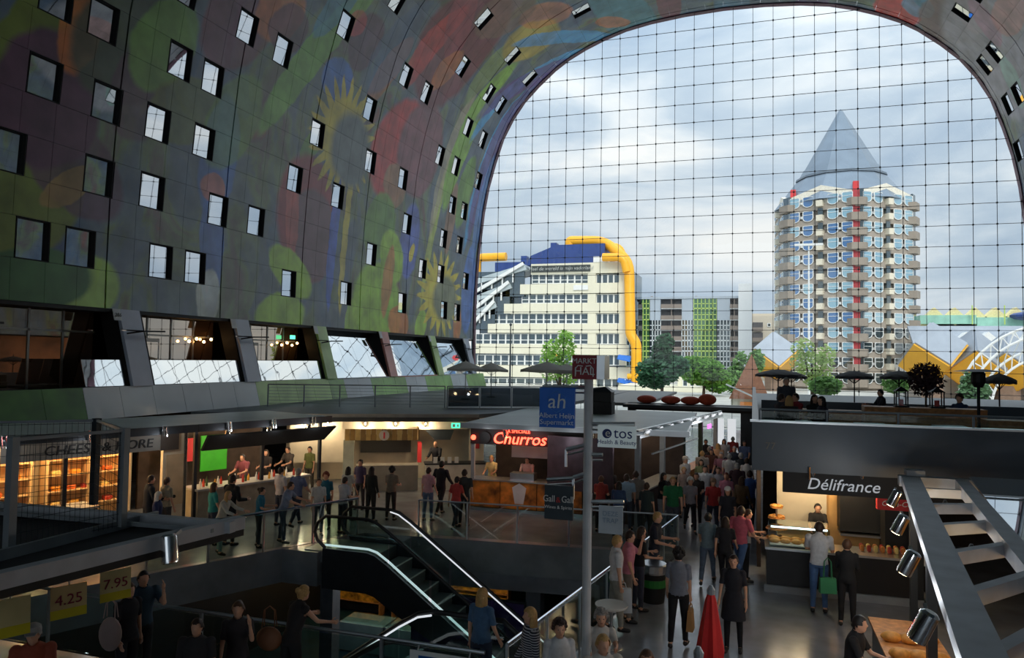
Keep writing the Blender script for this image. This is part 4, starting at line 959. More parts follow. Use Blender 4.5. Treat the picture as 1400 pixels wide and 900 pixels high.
def parasol(px, py_apex, Y, rpx, zf, name, label, m, ribs=8, drop=.42, flat=False, cat='parasol', yrow=None):
    p = onY(px, py_apex, Y); k = (onY(px+10, py_apex, Y)-p).length/10; R = rpx*k; H = p.z-zf
    o = thing(name, label, cat, (p.x, Y, zf))
    MB().tube([(0,0,0), (0,0,H+.05)], .03, 8).build('pole', BLACK if flat else STEEL, o); MB().lathe([(.25,0),(.25,.06),(.05,.1)], n=12).build('base', BLACK, o)
    mb = MB(); n = ribs*2; prs = [(1.0,-drop),(1.0,-drop-.12),(.97,-drop-.1)] ; 
    rings = ([(.02,0),(.35,-drop*.18),(.7,-drop*.5),(.93,-drop*.85),(1,-drop),(1,-drop-.12)] if flat else [(.02,0),(.5,-drop*.45),(1,-drop),(1,-drop-.13)])
    for r, z in rings:
        for j in range(n):
            t = 2*math.pi*j/n; sc = 1 if j % 2 == 0 else (.985 if flat else .93); mb.v.append((R*r*sc*math.cos(t), R*r*sc*math.sin(t), H+z+(.03 if (j % 2 and r > .9) else 0)))
    for i in range(len(rings)-1):
        for j in range(n): mb.f.append((i*n+j, i*n+(j+1) % n, (i+1)*n+(j+1) % n, (i+1)*n+j))
    c = mb.build('canopy', m, o); c.modifiers.new('thickness', 'SOLIDIFY').thickness = .012
    for j in range(ribs):
        t = 2*math.pi*j/ribs; MB().tube([(0,0,H-drop-.35), (R*.6*math.cos(t), R*.6*math.sin(t), H-drop*.72)], .012, 4).build('rib', BLACK if flat else STEEL, o)
    MB().tube([(0,0,H), (0,0,H+.18)], [.03,.015], 6).build('finial', BLACK, o)
    return o
PGREY = canvas('grey canvas', c8(232,228,222)); PDARK = mat('dark fringe canvas', c8(66,66,70), .8, 0, .15)
parasol(637,494,38,26,2.96,'parasol','grey square parasol at the left end of the terrace by the arch', PGREY, 4); parasol(672,496,41,23,2.96,'parasol','grey parasol between the arch edge and the lamp mast', PGREY, 4)
parasol(748,495,37,37,2.96,'parasol','widest grey parasol before the pale green tree', PGREY, 4); parasol(775,498,41,30,2.96,'parasol','grey parasol half hidden behind the widest one', PGREY, 4)
struct(MB().prism([(TP3.x+.6,40), (-5.5,40), (-5.5,57.5), (TP3.x+.6,57.5)], 2.8, 2.96).build('floor_terrace_centre', MATS['terrace slab']))

# ---- plank-fronted stall under the terrace
s3, L3 = frame_root('plank_stall', 'beige walled stall with wooden plank canopy and round logos', 'market stall', S3A, S3B)
B3(s3, 'back_wall', BEIGE, -1.5,2.6,0, L3+.3,2.75,2.8); B3(s3, 'slab_fascia', DARKSTEEL, -.5,-.08,2.66, L3,0,2.82); B3(s3, 'lintel', BEIGE, .9,.5,2.3, L3-.4,.62,2.8)
B3(s3, 'end_wall', BEIGE, L3-.3,.6,0, L3+.3,.75,2.8); B3(s3, 'left_wall', BEIGE, -1.2,1.2,.9, 1.0,1.32,2.75)
PLK = [mat('yellow plank %d' % i, c8(*c), .6, 0, .15, 5) for i, c in enumerate([(176,146,84),(150,118,62),(190,164,104),(132,104,58)])]
for i in range(14): x = 1.05+i*.2; B3(s3, 'plank', PLK[i % 4], x,-.62+.012*(i % 3),1.98, x+.19,-.56,2.42)
for i in range(9): y = -.56+i*.2; B3(s3, 'plank', PLK[(i+1) % 4], 3.86,y,1.98, 3.92,y+.19,2.42)
for (x, y, r) in [(2.55,-.65,.2)]:
    MB().tube([(x,y,2.18), (x,y-.03,2.18)], r, 18).build('round_logo', mat('logo disc', c8(196,190,176), .6), s3); MB().box(x-.03,y-.05,2.06, x+.03,y-.03,2.3).build('logo_mark', TRED, s3)
MB().tube([(3.93,.4,2.2), (3.96,.4,2.2)], .2, 18).build('round_logo', MATS['logo disc'], s3)
B3(s3, 'pillar', mat('pale pillar', c8(164,170,156), .6, 0, .15), 1.0,-.5,0, 1.4,-.1,1.98)
B3(s3, 'counter', GREYP, 1.5,-.45,0, 3.9,.2,.98); B3(s3, 'menu_wall', BLACK, 1.6,1.9,1.2, 3.7,2.0,1.95); B3(s3, 'counter', mat('white counter', c8(196,194,186), .5), 4.2,-.5,0, L3+.2,.15,1.0); B3(s3, 'counter_top', DARKSTEEL, 4.15,-.55,1.0, L3+.25,.2,1.05)
MB().slab([(4.2,.6,2.28), (5.4,.6,2.28), (5.25,.6,1.86), (4.6,.6,1.86)], (0,1.2,0)).build('extract_hood', DARKSTEEL, s3)
B3(s3, 'red_notice', TRED, L3-.15,.55,1.5, L3+.1,.6,1.75); B3(s3, 'red_apron_rack', TRED, 3.95,.9,.9, 4.1,1.5,1.7)
e_ = B3(s3, 'exit_sign', GREENLIT, L3-1.15,-.25,2.42, L3-.8,-.2,2.62); B3(s3, 'arrow', WHITE, L3-.92,-.26,2.47, L3-.86,-.25,2.57, e_); B3(s3, 'running_man', WHITE, L3-1.1,-.26,2.46, L3-1.0,-.25,2.58, e_)
for x in (1.8, 3.0, 4.2): spot(s3, x, .25, 2.68, (0,.6,-1)); lamp(s3, (x, .2, 2.45), 25.2, (1,.78,.5), .05)
for x in (-.7, .3): spot(s3, x, .9, 2.7, (0,.5,-1)); lamp(s3, (x, .85, 2.4), 25.2, (1,.78,.5), .05)
for i in range(4):
    f = B3(None, 'menu_card', WHITE, 0,0,0, .16,.02,.24); f.location = wld(s3, (4.5+i*.28,-.4,1.05)); f.rotation_euler.z = s3.rotation_euler.z; tag(f, 'white menu card on the plank stall counter, number %s from the left' % ['one', 'two', 'three', 'four'][i], 'card', 'menu cards on the plank stall counter')

# ---- churros stall
s4, L4 = frame_root('churros_stall', 'churros stall with red neon name and orange food prints', 'market stall', (-9.3,24.2), (-5.3,24.35))
DKW = mat('dark brown stall wall', c8(58,46,42), .7, 0, .3)
B3(s4, 'roof', ROOFG, -.2,-.5,2.92, 7.3,9.0,3.0); B3(s4, 'roof_edge', STEEL, -.25,-.58,2.84, 7.4,-.5,3.02); B3(s4, 'back_wall', DKW, 0,2.8,0, L4+.2,2.92,2.9); B3(s4, 'side_wall', DKW, L4+.1,.3,0, L4+.25,2.8,2.9)
for x in (.05, L4+.2): B3(s4, 'post', GREYSTEEL, x-.06,-.1,0, x+.06,.02,2.88)
B3(s4, 'sign_beam', BLACK, 0,-.2,2.28, L4+.2,-.12,2.82)
text('Churros', .55, NEON, s4, (1.75,-.27,2.5), ext=.03, shear=.25, name='neon_lettering'); text('LA SPECIALE', .16, NEON, s4, (1.7,-.25,2.76), ext=.01, name='neon_lettering')
for x in (.55, 3.0): MB().tube([(x,-.22,2.52), (x,-.3,2.52)], .2, 18).build('round_plate', BLACK, s4)
MB().ball((.12,-.25,2.5), .09).build('red_lamp', NEON, s4)
B3(s4, 'hood', GREYSTEEL, 1.2,.8,1.75, 3.2,2.0,2.2); B3(s4, 'food_poster', FOOD, 2.3,2.7,.9, L4,2.78,1.95)
for i, (x0, x1) in enumerate([(0,1.05), (1.08,2.35), (2.38,3.9)]): B3(s4, 'counter_front', FOOD, x0,-.12,.12, x1,-.06,1.02)
B3(s4, 'counter', DKW, 0,-.06,0, 3.95,.6,1.02); B3(s4, 'counter_top', STEEL, -.05,-.16,1.02, 4.0,.65,1.06); B3(s4, 'toe_rail', STEEL, 0,-.14,.0, 3.95,-.1,.1)
MB().slab([(1.5,-.125,.85), (1.75,-.125,1.0), (2.0,-.125,.85), (1.9,-.125,.3), (1.6,-.125,.3)], (0,-.012,0)).build('paper_cup_print', WHITE, s4)
B3(s4, 'screen_wall', DKW, L4+.2,3.6,0, 7.0,3.7,2.9); B3(s4, 'fryer', STEEL, 1.35,.1,1.06, 2.2,.55,1.3)
for x in (.6, 2.2, 3.6, 5.2): lamp(s4, (x,-.95,2.6), 5, (.95,.96,1), .08)  # fill lights without fixtures, added to brighten the aisle
for x in (.8, 2.2, 3.5): lamp(s4, (x, .9, 2.5), 16.2, (1,.65,.35))
lamp(s4, (1.7,-.5,2.3), 9.0, (1,.12,.06)); spot(s4, 1.3, -.45, 2.84, (0,.3,-1)); B3(s4, 'yellow_arrow', mat('yellow direction mark', c8(240,200,20), .5, emit=.4), 4.35,-.2,2.28, 4.6,-.17,2.6); B3(s4, 'red_strip_lamp', NEON, 3.75,.3,1.35, 3.82,.34,1.75)
# ---- long stall along the aisle right of it
s5, L5 = frame_root('aisle_stall', 'long stall with pale canopy edge along the crowded centre aisle', 'market stall', (-3.35,23.3), (-1.35,34.2))
B3(s5, 'roof_frame', STEEL, -.3,-.1,2.82, L5,.05,2.92); B3(s5, 'roof_frame', STEEL, -.3,-.05,3.02, L5,.05,3.08); B3(s5, 'lower_rail', STEEL, -.3,-.5,2.36, 5.2,-.46,2.41)
for i in range(9): x = .2+i*1.25; MB().bar((x,0,2.86), (x+.5,0,3.05), .05).build('frame_brace', STEEL, s5); MB().tube([(x+.2,-.1,2.95), (x+.55,-.1,3.0)], .04, 8).build('tube_lamp', mat('pale tube lamp', (.9,.92,.95), .3, emit=.6), s5)
for i in range(5): x = .1+i*2.6; B3(s5, 'post', mat('dark green post', c8(40,58,40), .6) if i in (2,3) else GREYSTEEL, x-.08,.02,0, x+.08,.18,2.82)
B3(s5, 'counter', DKW, .4,.15,0, 4.6,.8,1.0); B3(s5, 'counter_top', STONE, .35,.1,1.0, 4.65,.85,1.05); B3(s5, 'counter', WOOD, 5.6,.2,0, 10.2,.8,.95); B3(s5, 'inner_wall', mat('plum inner wall', c8(70,58,66), .7, 0, .3), .3,3.2,0, 5.2,3.3,2.85); B3(s5, 'inner_wall', mat('ochre inner wall', c8(110,84,56), .7, 0, .2), 5.2,2.2,0, L5,2.3,2.85); B3(s5, 'end_wall', MATS['plum inner wall'], 0,.9,.95, .1,3.2,2.7)
B3(s5, 'magenta_sign', mat('magenta lit sign', (.9,.1,.8), .4, emit=2.2, ecol=(.9,.1,.8)), 8.2,-.15,2.5, 8.7,-.1,2.66)
for x in (.8, 3.2, 5.8, 8.4): lamp(s5, (x+.3, -.9, 2.7), 5, (.9,.94,1), .08)  # bare cool fill added on the aisle side for brightness
for x in (1.5, 3.6, 6.2, 8.4, 10.0): lamp(s5, (x, 1.2, 2.5), 8, (1,.75,.5))

# ---- gateway across the aisle and red roof cushions
gt = thing('aisle_gateway', 'dark gateway beam and column at the far end of the aisle', 'gateway', (-3.0,40,0))
MB().box(-3.4,-.2,2.62, 3.0,.2,2.98).build('beam', BLACK, gt); MB().box(2.4,-.2,0, 3.0,.2,2.62).build('column', DARKSTEEL, gt); MB().box(-3.4,-.2,0, -3.0,.2,2.62).build('column', BLACK, gt)
for x in (1.15, 1.75): MB().box(x,.1,.3, x+.42,.14,2.3).build('glare_door_leaf', mat('door leaf with glare glow', c8(232,236,240), .4, emit=.55), gt)  # leaves glow in place of daylight glare at the entrance
for i, (px, py, r) in enumerate([(884,553,12),(917,552,12),(944,553,12),(967,551,11)]):
    p = onY(px, py, 40); m = MB().ball((0,0,.22), .52,.38,.22,12,8); m.smooth = True; c = m.build('bean_bag', mat('red fabric', c8(214,92,66), .8, 0, .15), None, (p.x, 40.0, 2.97)); tag(c, 'round red beanbag on the gateway roof, %s from the left' % ['first', 'second', 'third', 'fourth'][i], 'beanbag', 'red beanbags on the gateway roof')
    if i == 3: c.scale = (.9,.9,1.35)
struct(MB().box(-6.5,38.8,2.8, .1,41,2.96).build('floor_gateway_roof', DARKSTEEL))

# ---- right terrace block with the bakery cafe underneath
TZ = 3.0
struct(MB().box(.0,18.1,2.75, 19.9,57.5,TZ).build('floor_terrace_right', MATS['terrace slab']))
PAR = mat('dark blue grey parapet', c8(62,74,86), .35, 0, .12, 1.0)
pw = struct(MB().box(-.02,17.9,2.76, 19.9,18.08,3.86).build('wall_parapet', PAR)); struct(MB().box(-.06,17.86,3.86, 19.9,18.12,3.9).build('trim_parapet_cap', STEEL)); struct(MB().box(-.02,18.08,2.76, .14,44,3.86).build('wall_parapet_side', PAR))
struct(MB().box(.3,24.5,0, 19.9,24.7,2.75).build('wall_cafe_back', DKW))
text('77', .22, GREYP, pw, (.38,17.89,3.32), name='stall_number')
cf, LC = frame_root('bakery_cafe', 'bakery cafe counter with dark name fascia under the right terrace', 'market stall', (.3,18.15), (3.4,18.15))
B3(cf, 'fascia', BLACK, .35,-.1,2.28, LC+2.2,.05,2.76); text('Délifrance', .36, mat('pale cafe lettering', c8(206,212,220), .5, emit=.25), cf, (1.6,-.12,2.5), ext=.012, shear=.25)
B3(cf, 'back_wall', mat('cafe ochre wall', c8(206,164,104), .6, 0, .1), .3,2.6,0, LC,2.72,2.75); B3(cf, 'white_wall', BEIGE, .3,2.5,.9, 1.5,2.58,2.4); B3(cf, 'left_wall', DKW, -.2,2.0,0, -.1,6,2.75)
B3(cf, 'counter', BLKC, 0,-.05,0, LC-.05,.75,.95); B3(cf, 'plinth', GREYSTEEL, -.05,-.12,0, LC+.1,-.05,.16); B3(cf, 'counter_top', STEEL, -.03,-.08,.95, LC-.05,.78,1.0)
dc = B3(cf, 'display_case', RAILGLASS, .05,.0,1.0, 1.35,.7,1.5); B3(cf, 'case_shelf', WHITE, .08,.05,1.03, 1.32,.65,1.06, dc); B3(cf, 'case_light', mat('cool case light', (.75,.9,1), .3, emit=2.5), .1,.02,1.44, 1.3,.06,1.47, dc)
B3(cf, 'oven', BLACK, 1.75,1.9,1.1, 2.75,2.55,2.05); B3(cf, 'oven_shelf', STEEL, 1.75,1.8,1.0, 2.75,2.5,1.05); B3(cf, 'drink_fridge', BLACK, 2.65,1.2,0, 3.5,2.0,2.2); k_ = B3(cf, 'red_drink_sign', TRED, 2.45,.95,1.85, 3.35,1.15,2.15); text('Coca-Cola', .17, WHITE, cf, (2.9,.94,2.0), shear=.3)
MB().ball((1.5,1.2,2.25), .3,.3,.16).build('red_pendant', TRED, cf)
for x in (.8, 1.8): spot(cf, x+.2, -.05, 2.8, (0,.2,-1)); lamp(cf, (x, 1.4, 2.5), 39.6, (1,.74,.42))
MB().tube([(.9,-.3,2.62), (.9,-.3,2.9)], .03, 8).build('edge_clamp', CHROME, cf); B3(cf, 'side_post', DARKSTEEL, LC-.02,-.1,0, LC+.1,.1,2.3); B3(cf, 'notice', WHITE, LC+.1,-.13,.9, LC+.3,-.12,1.15)
LOAF = MB().ball((0,0,.05), .13,.07,.06,10,6); LOAF.smooth = True; loaf_me = LOAF.mesh('bread_roll', mat('golden crust', c8(206,144,66), .55, 0, .25, 14))
for i in range(10): b = link('bread_roll', loaf_me, None, wld(cf, (.18+(i % 5)*.24, .2+.25*(i//5), 1.06))); tag(b, 'golden bread roll inside the lit glass display case, %s row' % ['front', 'back'][i//5], 'bread', 'rolls in the display case %s row' % ['front', 'back'][i//5])
st_ = thing('pastry_stand', 'tiered stand of pastries left of the glass display case', 'display stand', wld(cf, (.25,1.05,0)))
MB().tube([(0,0,0), (0,0,1.75)], .02, 6).build('pole', STEEL, st_)
for z, r in ((.95,.28), (1.2,.25), (1.45,.2), (1.7,.14)):
    t_ = MB().lathe([(r,0),(r,.02)], n=16).build('tray', WOOD, st_, (0,0,z))
    for j in range(6): MB().ball((r*.62*math.cos(j*1.047), r*.62*math.sin(j*1.047), .05), .07,.05,.04,8,5).build('pastry', MATS['golden crust'], t_)
lamp(st_, (0,-.4,2.0), 9.0, (1,.75,.45), .05)
for i in range(14):
    g = MB().lathe([(.03,0),(.045,.02),(.045,.12),(.03,.14)], n=8).build('jar', mat('jar %d' % (i % 3), c8(*[(190,120,60),(160,60,50),(210,190,120)][i % 3]), .3), None, wld(cf, (2.05+.14*(i % 7), .35+.15*(i//7), 1.0))); tag(g, 'small %s jar on the right end of the bakery cafe counter' % ['brown', 'red', 'cream'][i % 3], 'jar', 'cafe counter jars %d' % (i % 3))
# terrace furniture
rail_run('terrace_glass_railing', 'low glass railing along the front of the right terrace', [(.15,18.5), (9.0,18.5)], TZ, 1.12, RAILGLASS, 0, 1.6)
def planter(px0, px1, Y, label, h=.95):
    a, b = onY(px0, 560, Y).x, onY(px1, 560, Y).x; o = thing('timber_planter', label, 'planter', ((a+b)/2, Y, TZ)); w = (b-a)/2
    for i in range(4): MB().box(-w,-.3,.02+i*h/4, w,-.24,(i+1)*h/4).build('plank', WOOD, o)
    for x in (-w, w-.06): MB().box(x,-.32,0, x+.06,.32,h).build('post', WOOD, o)
    MB().box(-w,.24,0, w,.3,h).build('back_board', WOOD, o); MB().box(-w,-.34,h, w,.34,h+.05).build('cap', WOOD, o); return o
planter(1180,1345,22.5,'long timber planter bench under the two lanterns', 1.02); planter(1345,1420,21.5,'timber planter bench at the right picture edge', .82); planter(1085,1180,23.5,'timber planter bench behind the seated guests', .82)
for i, (px, py, Y, r) in enumerate([(1064,505,42,32),(1082,508,45,22),(1168,507,40,27),(1229,507,38,27),(1366,511,34,24)]):
    parasol(px, py, Y, r, TZ, 'fringed_parasol', ['dark domed parasol nearest the brown pyramid', 'dark domed parasol half hidden behind the one nearest the brown pyramid', 'dark domed parasol under the middle of the pointed tower', 'dark domed parasol left of the round dark tree', 'dark domed parasol right of the patio heater'][i], PDARK, 10, .3, True)
hp = onY(1338, 560, 19.6); ht = thing('patio_heater', 'dark patio heater with flat square top on the right terrace', 'heater', (hp.x,19.6,TZ)); hz = onY(1338,505,19.6).z-TZ
MB().lathe([(.22,0),(.22,.05),(.05,.08)], n=14).build('base', WHITE, ht); MB().tube([(0,0,.05), (0,0,hz-.35)], .035, 8).build('pole', BLACK, ht); MB().lathe([(.09,hz-.42),(.15,hz-.3),(.15,hz-.1),(.12,hz-.06)], n=12).build('burner', BLACK, ht)
MB().add([(-.46,-.46,hz-.06), (.46,-.46,hz-.06), (.46,.46,hz-.06), (-.46,.46,hz-.06), (-.12,-.12,hz), (.12,-.12,hz), (.12,.12,hz), (-.12,.12,hz)], [(3,2,1,0), (4,5,6,7), (0,1,5,4), (1,2,6,5), (2,3,7,6), (3,0,4,7)]).build('reflector', DARKSTEEL, ht)
for px, lab in ((1232,'black lantern with a red candle left of the round dark tree'), (1281,'black lantern with a red candle right of the round dark tree')):
    p = onY(px, 560, 22.5); o = thing('lantern', lab, 'lantern', (p.x,22.5,TZ+1.075))
    for a in (-.14, .14):
        for b in (-.14, .14): MB().box(a-.015,b-.015,0, a+.015,b+.015,.42).build('post', BLACK, o)
    MB().box(-.17,-.17,0, .17,.17,.04).build('base', BLACK, o); MB().add([(-.18,-.18,.42), (.18,-.18,.42), (.18,.18,.42), (-.18,.18,.42), (0,0,.56)], [(3,2,1,0), (0,1,4), (1,2,4), (2,3,4), (3,0,4)]).build('lid', BLACK, o); MB().tube([(0,0,.04), (0,0,.2)], .06, 10).build('candle', TRED, o); MB().box(-.13,-.135,.05, .13,-.125,.41).build('pane', GLASS, o)
def ball_tree(px, py, Y, zf, label):
    p = onY(px, py, Y); o = thing('ball_tree', label, 'potted tree', (p.x, Y, zf)); z = p.z-zf; r = .50; rnd = random.Random(5); m = MB()
    for _ in range(900):
        u = Vector((rnd.gauss(0,1), rnd.gauss(0,1), rnd.gauss(0,1))).normalized()*r*rnd.uniform(.55,1.08); a = Vector((rnd.uniform(-1,1), rnd.uniform(-1,1), rnd.uniform(-1,1))).normalized()*.075; b = a.cross(u).normalized()*.04; q = u+Vector((0,0,z)); m.add([q-a, q+b, q+a, q-b], [(0,1,2,3)])
    stuff(m.build('leaves', mat('dark plum leaves', c8(58,38,44), .8, 0, .3, 8), o)); MB().tube([(0,0,.3), (.02,0,z-.2)], .03, 6).build('trunk', MATS['bark'], o); MB().lathe([(.17,0),(.22,.34),(.2,.36)], n=14).build('pot', BLACK, o)
ball_tree(1265, 519, 25.5, TZ, 'round dark plum ball tree on the right terrace')
for i, (px, Y) in enumerate([(1090,20.5),(1190,20.3),(1300,20.5)]):
    p = onY(px, 575, Y); o = thing('terrace_table', ['small terrace table by the seated guests near the parapet corner', 'small terrace table left of the long timber planter', 'small terrace table before the right lantern'][i], 'table', (p.x,Y,TZ)); MB().box(-.35,-.35,.7, .35,.35,.74).build('top', mat('pale table top', c8(190,192,194), .35), o); MB().tube([(0,0,.03), (0,0,.7)], .03, 8).build('stem', BLACK, o); MB().lathe([(.24,0),(.22,.03)], n=12).build('foot', BLACK, o)

PALEBEAM = mat('pale beam paint', c8(186,190,196), .5)
struct(MB().box(.3,29.0,TZ, 19.5,29.1,TZ+.85).build('wall_terrace_screen', PAR))
# ---- near right stall seen from above: beams, milky roof, lamps
s6 = thing('near_stall', 'steel framed stall roof with milky glass at the lower right corner', 'market stall', (0,0,0))
b0, b1 = Vector((2.98,16.5,0)), Vector((1.15,2.5,0)); c0, c1 = Vector((3.85,16.4,0)), Vector((2.35,4.8,0))
up = Vector((0,0,1))
MB().bar(b0+up*2.93, b1+up*2.93, .33, .14).build('main_beam', PALEBEAM, s6); MB().bar(c0+up*2.9, c1+up*2.9, .22, .2).build('second_beam', PALEBEAM, s6); MB().bar(b0+up*2.9+Vector((-.2,.1,0)), Vector((9,16.3,2.9)), .25, .2).build('cross_beam', PALEBEAM, s6)
MB().bar(b0+up*2.98+Vector((-.05,.25,0)), b0+up*2.98+Vector((.28,.25,0)), .3, .25).build('beam_end', PALEBEAM, s6)
for k in range(8):
    f = (k+.6)/8; a, b = b0.lerp(b1, f), c0.lerp(c1, f); MB().bar(a+up*2.86, b+up*2.86, .12, .16).build('purlin', PALEBEAM, s6)
    if k % 2 == 0:
        p = b0.lerp(b1, f+.05)+Vector((.45,0,2.72)); MB().tube([p+up*.14, p+up*.05, p], [.02,.06,.07], 10).build('pendant', DARKSTEEL, s6); MB().ball(p, .045).build('bulb', BULB, s6)
MB().slab([c0+Vector((.1,-.1,3.06)), (9,16.1,3.06), (9,2.8,2.2), c1+Vector((.1,-2,2.2))], (0,0,.03)).build('roof_glass', ROOFGL, s6)
for k in range(4): f = .12+k*.17; p = b0.lerp(b1, f)+Vector((-.28,0,2.86)); q = spot(s6, p.x, p.y, p.z+.1, (-.45,.1,-1), 1.15, True); lamp(s6, (p.x-.25, p.y, p.z-.35), 16, (.88,.94,1), .08)
for k in range(4): f = .05+.3*k; p = b0.lerp(b1, f); MB().box(p.x-.06,p.y-.06,0, p.x+.06,p.y+.06,2.86).build('post', DARKSTEEL, s6)
MB().box(2.4,9.0,0, 5.6,9.9,.9).build('counter', DKW, s6); MB().box(1.9,10.4,0, 2.7,13.8,.92).build('counter', BLKC, s6); MB().box(1.85,10.3,.92, 2.75,13.9,.96).build('counter_top', WOOD, s6); MB().box(5.4,5,0, 5.5,16,2.85).build('back_wall', mat('ochre near wall', c8(190,130,60), .7, 0, .2), s6); MB().box(4.2,8.2,.9, 5.0,8.9,1.9).build('cabinet', WOOD, s6)
for p in ((3.6,8.2,2.4), (3.7,11.5,2.4), (3.4,14.5,2.4)): lamp(s6, p, 14, (1,.7,.36))
for i in range(12): b = link('bread_loaf', loaf_me, None, (1.98+.25*(i % 3)+.05, 10.7+.7*(i//3), .96)); b.scale = (1.2,1.6,1.4); tag(b, 'golden loaf on the near counter at the lower right, row %s' % ['one', 'two', 'three', 'four'][i//3], 'bread', 'loaves on the near right counter row %d' % (i//3))

# ---- near left stall: roof frame, mesh cage, lamp, price cards
s7 = thing('mesh_cage_stall', 'dark stall roof with wire mesh cage and a silver lamp at the lower left', 'market stall', (0,0,0))
k0, k1 = onZ(330,714,3.0), onZ(-160,832,3.0); w0, w1 = onZ(318,721,3.0), onZ(-260,672,3.0)
MB().bar(k0, k1, .14, .16).build('front_beam', PALEBEAM, s7); MB().bar(w0, w1, .12, .14).build('rear_beam', PALEBEAM, s7); MB().bar(w0+Vector((-.1,-.25,0)), w1+Vector((0,-.3,0)), .05, .05).build('rear_rail', GREYSTEEL, s7)
MB().slab([k0+Vector((-.15,-.1,-.06)), k1+Vector((-.2,.1,-.06)), w1+Vector((0,-.3,-.06)), w0+Vector((-.3,-.2,-.06))], (0,0,-.05)).build('roof_sheet', mat('dark roof membrane', c8(44,44,48), .7, 0, .2), s7)
i0, i1 = onZ(215,705,3.0), onZ(-160,800,3.0); MB().bar(i0, i1, .05, .12).build('inner_rail', GREYSTEEL, s7)
MB().bar(k0+Vector((0,0,-.12)), k1+Vector((0,0,-.12)), .1, .1).build('lower_beam', BLACK, s7)
sp = onZ(224,738,3.02); q = spot(s7, sp.x+.16, sp.y-.1, sp.z+.1, (.22,-.1,-1), 1.25, False)
# cage
cgA, cgB, cgC = onZ(12,752,3.0), onZ(166,720,3.0), onZ(128,690,3.0)
tops = []
for i, (p, m) in enumerate([(cgA, GREYSTEEL), (cgB, GREYSTEEL), (cgC, DARKSTEEL), (onZ(-30,700,3.0), DARKSTEEL)]): MB().bar(p, p+up*1.25, .09).build('cage_post', m, s7); tops.append(p)
def mesh_panel(a, b, n, name):
    for i in range(n+1): p = a.lerp(b, i/n); MB().tube([p, p+up*1.2], .0035, 4).build('mesh_wire', DARKSTEEL, s7)
    for k in range(9): MB().tube([a+up*(.02+.145*k), b+up*(.02+.145*k)], .0035, 4).build('mesh_wire', DARKSTEEL, s7)
    MB().bar(a+up*1.22, b+up*1.22, .035).build('cage_rail', GREYSTEEL, s7)
mesh_panel(tops[0], tops[1], 22, 'f'); mesh_panel(tops[3], tops[2], 18, 'b'); mesh_panel(tops[1], tops[2], 8, 's')
def price(px, py, w, h, txt, c, label):
    p = onZ(px, py, 2.42); o = MB().box(-w/2,-.006,-h/2, w/2,.006,h/2).build('price_card', mat('price card %s' % (c,), c8(*c), .6), None, p, (.0,-.02,math.radians(62))); tag(o, label, 'price card', 'price cards on the lower left stall'); text(txt, h*.45, mat('card ink', c8(120,20,50), .6), o, (0,-.012,.02), name='price_lettering', ext=.002); MB().box(-w/2,-.009,-h/2, w/2,-.006,-h/2+h*.28).build('yellow_strip', mat('yellow strip', c8(190,180,30), .6), o)
    MB().bar((0,0,h/2), (0,0,.52), .012).build('hanger', STEEL, o)
price(94, 822, .36, .36, '4.25', (190,170,120), 'cream price card between two other cards under the dark lower left roof'); price(158, 800, .34, .36, '7.95', (190,180,130), 'price card nearest the silver lamp under the dark lower left roof'); price(14, 845, .36, .4, '', (190,180,130), 'yellow striped price card at the left picture edge')

# ---- railings round the opening
HR = CHROME
rail_run('void_railing', 'glass railing left of the escalator opening with bright handrail', [(-13.6,14.1), (-11.05,19.45)], 0, 1.05, RAILGLASS, 0, 1.4, STEEL, HR, .036)
rail_run('void_railing', 'glass railing behind the escalator with steel handrail', [(-9.3,19.92), (-1.95,20.65)], 0, 1.05, RAILGLASS, 0, 1.6, STEEL, STEEL, .022)
rail_run('void_railing', 'glass railing on the right of the escalator opening with bright handrail', [(-1.92,20.55), (-3.4,10.4)], 0, 1.05, RAILGLASS, 0, 1.5, STEEL, HR, .03)
rail_run('void_railing', 'glass railing at the bottom of the picture before the lower escalator', [(-15.0,10.0), (-3.6,10.0)], 0, 1.05, RAILGLASS, 0, 1.6, STEEL, STEEL, .028)
bd = thing('shop_board', 'white board with a blue and a black logo on the bottom railing', 'sign board', (onZ(615,892,.9).x, 9.92, 0)); MB().box(-.5,-.02,.35, .5,.0,.98).build('board', WHITE, bd)
MB().box(-.36,-.03,.5, -.02,-.02,.92).build('blue_logo', mat('supermarket blue', c8(10,90,170), .45), bd); MB().box(.0,-.03,.5, .2,-.02,.92).build('black_logo', BLACK, bd); text('etos', .12, mat('etos blue', c8(20,50,120), .5), bd, (.36,-.03,.72), ext=.003); text('ah', .2, WHITE, bd, (-.19,-.035,.7), ext=.003)
for x in (-.4, .4): MB().tube([(x,.0,.9), (x,.08,1.03)], .012, 6).build('hook', STEEL, bd)

